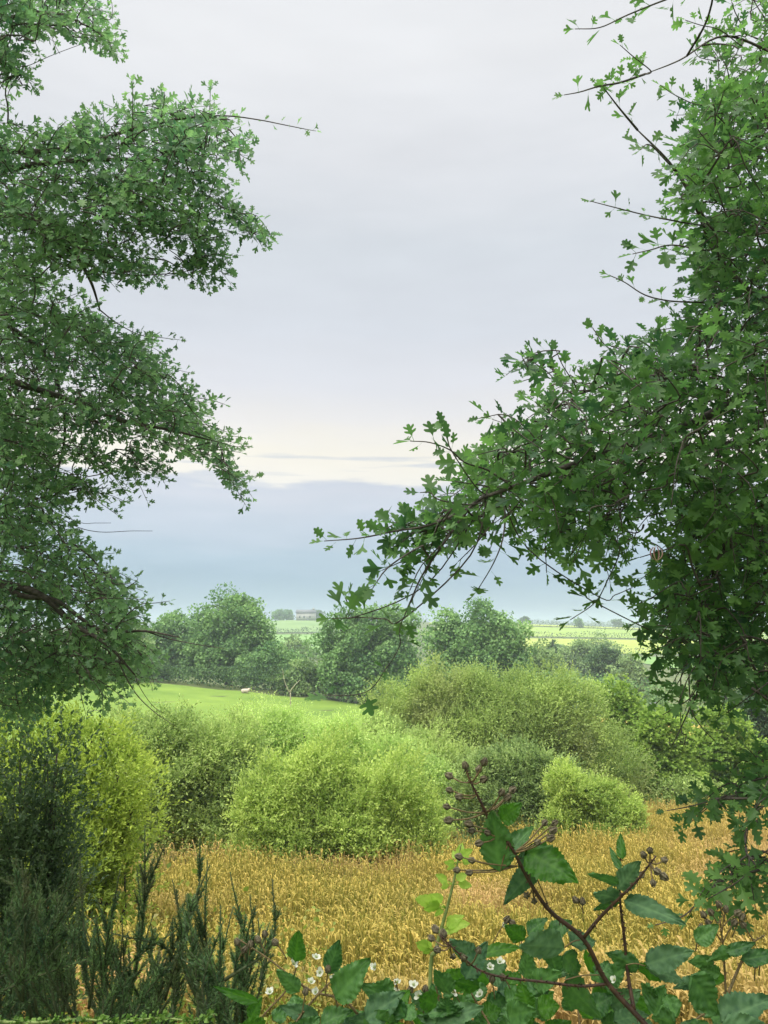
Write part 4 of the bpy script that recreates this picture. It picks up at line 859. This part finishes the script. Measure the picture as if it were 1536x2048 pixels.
def cane(acc, pts, r0, r1, D=None, thorns=True):
    P_ = smooth_path([at(*p) for p in pts], 6); acc.tube(P_, np.linspace(r0, r1, len(P_)), 8)
    if thorns:
        for i in range(1, len(P_)-1):
            for _ in range(2 if r0 > .002 else 1):
                d = unit(P_[i+1]-P_[i]); u_ = unit(np.cross(d, rnd(1)[0])); p = P_[i]+(P_[i+1]-P_[i])*random.random(); rr = r0+(r1-r0)*i/len(P_)
                acc.tube([p+u_*rr*.7, p+u_*(rr+.0022)-d*.001, p+u_*(rr+.0042)-d*.0025], [.0011, .0006, .0001], 4)
    return P_
# hero bramble
hb = at(1400, 2230, 1.05); o = thing('bramble', (hb[0], hb[1], float(zt(hb[0], hb[1]))), 'largest bramble in front, its dark thorny cane arching up to a head of buds', 'bramble')
wd = Acc()
cane(wd, [(1480, 2330, 1.02), (1380, 2170, 1.05), (1300, 2060, 1.08), (1215, 1966, 1.1), (1168, 1880, 1.1), (1100, 1822, 1.1), (1060, 1765, 1.1), (1020, 1690, 1.1), (985, 1650, 1.1), (962, 1605, 1.1), (942, 1565, 1.1), (932, 1540, 1.1)], .0044, .0012)
cane(wd, [(1168, 1875, 1.1), (1200, 1835, 1.09), (1240, 1795, 1.08), (1275, 1760, 1.07), (1312, 1712, 1.06)], .0028, .001)
cane(wd, [(1268, 2020, 1.09), (1256, 1950, 1.11), (1248, 1870, 1.12), (1240, 1800, 1.12), (1240, 1740, 1.12), (1242, 1690, 1.12)], .0030, .001)
cane(wd, [(1215, 1968, 1.1), (1160, 1972, 1.1), (1090, 1964, 1.1), (1010, 1955, 1.1), (955, 1938, 1.1), (905, 1895, 1.1), (880, 1870, 1.1)], .0022, .001)
wd.obj('cane', M['bstem'], o, smooth=True)
budspec = [((942,1565),[(932,1538),(955,1545),(965,1530),(905,1555),(962,1562)]), ((955,1590),[(905,1582),(925,1595)]), ((972,1625),[(900,1615),(905,1640),(1000,1590),(1020,1585),(1010,1600)]),
  ((990,1655),[(945,1650),(950,1662)]), ((1000,1668),[(965,1685),(980,1668)]), ((1028,1705),[(1070,1688),(1100,1665),(1105,1650),(1095,1680),(1085,1650)]), ((1035,1732),[(920,1740),(925,1715),(945,1745),(950,1722)]),
  ((1300,1725),[(1290,1715),(1300,1705),(1325,1722),(1310,1740),(1320,1748),(1305,1760)]), ((1255,1780),[(1235,1770),(1280,1755),(1240,1790)]), ((900,1893),[(868,1880),(880,1900),(905,1912),(875,1865),(890,1875)]), ((940,1930),[(955,1905),(930,1920)]), ((1066,1775),[(1055,1790),(1068,1800)])]
for (bx, by), lst in budspec:
    p = at(bx, by, 1.1)
    for x, y in lst:
        e = at(x, y, 1.1+random.uniform(-.02, .02)); m_ = (p+e)/2+np.array([0, 0, -.003]); budpart(o, p, m_, e, random.uniform(.0034, .0044))
HL = [((1000,1745),(985,1605),88,'bleaf',0,.15,.3), ((1000,1640),(1045,1605),50,'bleaf_vivid',-.01,.1,.3), ((1005,1720),(1070,1640),52,'bleaf',.03,.4,.3),
      ((1050,1700),(1160,1760),95,'bleaf_vivid',-.05,.35,.1), ((1035,1735),(1100,1690),50,'bleaf_pale',.04,.3,.4), ((1070,1740),(1010,1800),55,'bleaf_pale',.05,.2,.4),
      ((1235,1780),(1290,1715),52,'bleaf_pale',-.02,.2,.1), ((1240,1800),(1175,1775),50,'bleaf_pale',-.03,.5,.1), ((1240,1805),(1180,1815),40,'bleaf',.0,.9,.1), ((1245,1800),(1375,1840),55,'bleaf_pale',-.06,.5,.1),
      ((1240,1770),(1170,1738),30,'bleaf',.0,.7,.1), ((1245,1720),(1238,1660),26,'bleaf_vivid',.02,.3,.1), ((1243,1740),(1215,1690),20,'bleaf',.02,.3,.1), ((1235,1780),(1260,1750),36,'bleaf',.03,.2,.3),
      ((1130,1895),(1015,1880),75,'bleaf_pale',-.05,.35,.1), ((1140,1890),(1200,1870),60,'bleaf_pale',.04,.5,.2), ((1125,1910),(1170,1950),56,'bleaf',.02,.3,.2), ((1290,1930),(1390,1895),66,'bleaf_pale',-.02,.35,.1),
      ((1290,1935),(1385,1960),56,'bleaf_pale',.0,.7,.1), ((1280,1935),(1210,1900),52,'bleaf',.03,.5,.2), ((1130,1960),(1190,2030),70,'bleaf',.05,.2,.3)]
for b0, b1, w, m_, dD, roll, cup in HL: one_leaf(o, b0, (b0[0]+(b1[0]-b0[0])*.9, b0[1]+(b1[1]-b0[1])*.9), w*.9, m_, 1.1, dD, roll=roll, cup=cup, tint=random.uniform(.25, .7))
for x0, y0, x1, y1 in [(1062,1770,1050,1700),(1100,1822,1065,1740),(1160,1880,1130,1895),(1252,1930,1290,1932),(1015,1690,1000,1745),(1200,1950,1130,1960)]: tw = Acc(); tw.tube(smooth_path([at(x0,y0,1.1), at((x0+x1)/2,(y0+y1)/2-4,1.1), at(x1,y1,1.1)]), .0009, 5); tw.obj('leaf_stalk', M['bstem2'], o)

def bramble(label, base, canes, leaves, flowers, buds):
    bp = at(*base); o = thing('bramble', (bp[0], bp[1], float(zt(bp[0], bp[1]))), label, 'bramble'); w_ = Acc()
    for c_ in canes: cane(w_, c_, .0026, .0011)
    w_.obj('cane', M['bstem2'], o, smooth=True)
    for l_ in leaves: one_leaf(o, l_[0], l_[1], l_[2]*.95, l_[3], l_[4], l_[5] if len(l_) > 5 else 0, roll=random.uniform(0, .6), cup=random.uniform(.1, .35), tint=random.uniform(.2, .7), droop=random.uniform(.05, .25))
    D = base[2]
    for f_ in flowers: flower(o, at(f_[0], f_[1], D), 10.5*D/F)
    if buds:
        for x, y in buds:
            p = at(x, y, D); q = at(x+random.uniform(-25, 25), y+random.uniform(15, 45), D); budpart(o, q, (p+q)/2+np.array([0, 0, .002]), p, .0038*D/1.1)
    return o
rl = random.uniform
def pick(): return random.choice(['bleaf', 'bleaf', 'bleaf_pale', 'bleaf_vivid'])
def rleaves(x0, x1, y0, y1, n, D0, D1, w=(34, 62)):
    o_ = []
    for _ in range(n):
        x, y = rl(x0, x1), rl(y0, y1); L_ = rl(42, 85); g = rl(-2.9, -.2); o_.append(((x, y), (x+L_*math.cos(g), y+L_*math.sin(g)*.7), rl(*w), pick(), rl(D0, D1), rl(-.05, .05)))
    return o_
bramble('white flowering bramble at the bottom centre, two broad leaves standing up against the straw grass', (640, 2120, 1.35),
        [[(560, 2140, 1.3), (590, 2050, 1.35), (640, 1985, 1.38), (700, 1930, 1.4)], [(480, 2120, 1.4), (520, 2040, 1.4), (580, 1970, 1.4), (600, 1900, 1.4)], [(760, 2120, 1.4), (700, 2010, 1.4), (620, 1980, 1.4), (540, 1920, 1.4), (480, 1880, 1.4)], [(700, 2120, 1.35), (680, 2040, 1.35), (665, 1960, 1.35)]],
        [((590,1925),(598,1862),50,'bleaf_vivid',1.35), ((655,1950),(680,1880),46,'bleaf',1.36), ((670,2000),(735,1920),72,'bleaf',1.33), ((600,1985),(555,1940),40,'bleaf',1.38), ((520,2005),(430,1975),26,'bleaf_vivid',1.4), ((500,2040),(520,2000),34,'bleaf_vivid',1.4), ((640,2040),(560,2015),42,'bleaf_pale',1.36), ((730,2040),(800,1985),66,'bleaf_pale',1.3), ((640,2050),(700,2020),50,'bleaf',1.34)]+rleaves(520, 760, 2030, 2100, 9, 1.3, 1.5),
        [(587,1928), (632,1915), (640,1945), (622,1965), (668,1958), (632,1985), (750,1935), (540,1985)],
        [(478,1890), (485,1905), (500,1895), (520,1885), (530,1875), (555,1890), (610,1990), (655,1945)])
bramble('low bramble with many small white flowers, between the bottom centre and the long cane', (880, 2120, 1.45),
        [[(860, 2150, 1.4), (830, 2060, 1.42), (800, 1990, 1.45), (790, 1960, 1.45)], [(940, 2150, 1.4), (900, 2070, 1.42), (880, 2010, 1.45), (870, 1960, 1.45)], [(1020, 2140, 1.4), (985, 2060, 1.42), (950, 2000, 1.45), (930, 1960, 1.45)]],
        [((900,1990),(870,1935),48,'bleaf',1.42), ((930,1960),(970,1890),50,'bleaf_pale',1.4), ((960,1975),(910,1960),42,'bleaf_vivid',1.42), ((870,2050),(960,2010),58,'bleaf_pale',1.35), ((760,2055),(700,2030),50,'bleaf_pale',1.35)]+rleaves(760, 1080, 1990, 2100, 34, 1.25, 1.7),
        [(795,1965), (828,1970), (790,1985), (838,1992), (980,1935), (1000,1925), (960,1990), (1035,2005), (850,2010), (905,1985)],
        [(820,1985), (850,1985), (900,1970), (1010,1960), (1040,2020), (985,1965)])
bramble('bramble in the lower right corner, dark oval leaves under a branched bud head', (1480, 2120, 1.3),
        [[(1470, 2140, 1.25), (1455, 2050, 1.28), (1450, 1950, 1.3), (1445, 1880, 1.3), (1440, 1840, 1.3)], [(1455, 1990, 1.28), (1480, 1930, 1.3), (1500, 1890, 1.3), (1530, 1870, 1.3)], [(1330, 2140, 1.25), (1380, 2050, 1.3), (1440, 2010, 1.3)]],
        [((1390,1885),(1435,1850),44,'bleaf',1.28), ((1470,1905),(1410,1915),34,'bleaf',1.28), ((1450,1905),(1510,1885),30,'bleaf',1.28), ((1430,1925),(1375,1920),34,'bleaf',1.28), ((1380,1950),(1440,2030),80,'bleaf',1.15), ((1440,1950),(1400,1935),36,'bleaf',1.28), ((1410,1960),(1345,1970),36,'bleaf_pale',1.26), ((1450,1960),(1400,1945),30,'bleaf_vivid',1.28), ((1440,2045),(1540,1990),80,'bleaf_pale',1.1), ((1440,2050),(1560,2060),60,'bleaf_pale',1.05), ((1480,1920),(1560,1905),40,'bleaf',1.28)]+rleaves(1300, 1560, 2030, 2110, 16, 1.1, 1.6),
        [(1230,1960)], [(1440,1815), (1425,1830), (1450,1825), (1465,1850), (1480,1840), (1410,1835), (1470,1830), (1490,1855), (1420,1850), (1520,1930), (1535,1920), (1510,1935), (1400,1862)])
bramble('shaded bramble leaves low behind the long cane, under the straw grass', (1120, 2120, 1.7),
        [[(1080, 2150, 1.6), (1060, 2050, 1.65), (1050, 1950, 1.7), (1040, 1860, 1.7)], [(1180, 2150, 1.6), (1160, 2050, 1.65), (1150, 1960, 1.7)], [(920, 2150, 1.7), (930, 2050, 1.75), (910, 1970, 1.75)]],
        [((1055,1870),(1090,1835),42,'bleaf',1.65), ((1050,1880),(1010,1850),44,'bleaf_vivid',1.65), ((1100,1870),(1140,1840),44,'bleaf',1.65), ((950,1920),(900,1880),48,'bleaf_pale',1.6), ((960,1910),(1040,1885),34,'bleaf_vivid',1.6), ((1050,1960),(1060,1890),50,'bleaf',1.6)]+rleaves(920, 1320, 1940, 2090, 46, 1.45, 2.1),
        [(1010,1855), (1060,1940)], [(1010,1845), (1030,1850), (1155,1805), (1165,1810), (1045,1935)])

# pale young shoot
o = thing('young_shoot', at(858, 2050, 1.9), 'pale lime green upright shoot with small toothed leaflets, left of the long cane', 'plant')
zb = at(858, 2050, 1.9); a = Acc(); P_ = smooth_path([np.array([zb[0], zb[1], float(zt(zb[0], zb[1]))]), at(860, 1990, 1.9), at(872, 1900, 1.9), at(893, 1820, 1.9), at(908, 1760, 1.9), at(918, 1710, 1.9), at(922, 1690, 1.9)], 5)
a.tube(P_, np.linspace(.006, .0015, len(P_)), 7); a.obj('stem', M['stemg'], o, smooth=True)
a = Acc()
for (x, y), tips in {(905,1768): [(870,1750),(880,1775),(935,1745),(945,1770)], (892,1815): [(830,1795),(845,1815),(860,1785),(870,1830),(850,1800)], (880,1860): [(925,1830),(935,1845),(915,1860)], (868,1900): [(830,1885),(845,1905),(850,1880)], (915,1725): [(890,1725),(940,1700),(905,1700),(925,1685),(895,1740),(950,1720)]}.items():
    p = at(x, y, 1.9)
    for tx, ty in tips:
        e = at(tx, ty, 1.9+rl(-.04, .04)); leaf_mesh(a, p*.75+e*.25, e, np.linalg.norm(e-p)*.5, roll=rl(0, .6), tint=rl(.3, .8), nl=10, nw=3); a.tube([p, p*.75+e*.25], .0012, 4)
a.obj('leaves', M['shoot'], o, smooth=True)

# mossy ivy strand across the bottom left
o = thing('creeper_strand', at(200, 2040, 1.5), 'mossy green creeper strand lying level across the bottom left corner', 'creeper')
a = Acc(); P_ = smooth_path([at(-60, 2040, 1.4), at(60, 2046, 1.45), at(160, 2039, 1.5), at(235, 2044, 1.5), at(320, 2036, 1.5), at(385, 2041, 1.5), at(430, 2028, 1.5)], 8); a.tube(P_, np.linspace(.003, .0008, len(P_)), 7); a.obj('stem', M['stemg'], o)
a = Acc(); n = 420; s_ = rng.random(n)**1.3; idx = (s_*(len(P_)-1)).astype(int); a.tmpl(DIA, P_[idx]+rng.normal(0, .0035, (n, 3)), unit(rnd(n)+np.array([.4, 0, 0])), unit(rnd(n)+np.array([0, 0, 1.])), rng.uniform(.006, .014, n), .8); a.obj('leaves', M['thorn2'], o)

# ------------------------------------------------------------------ air
HAZE = .0006
bm = Acc(); zc = (-75+60)/2; bm.box((0, 750, -24), (2000, 900, 56)); 
mh = bpy.data.materials.new('haze_air'); mh.use_nodes = True; t = mh.node_tree; t.nodes.clear(); mo = t.nodes.new('ShaderNodeOutputMaterial'); pv = t.nodes.new('ShaderNodeVolumePrincipled')
pv.inputs['Color'].default_value = (.80, .90, 1, 1); pv.inputs['Density'].default_value = HAZE; pv.inputs['Anisotropy'].default_value = .2; t.links.new(pv.outputs[0], mo.inputs['Volume'])
o = bm.obj('haze', mh); o['kind'] = 'stuff'; o['label'] = 'thin pale haze in the air over the whole landscape'
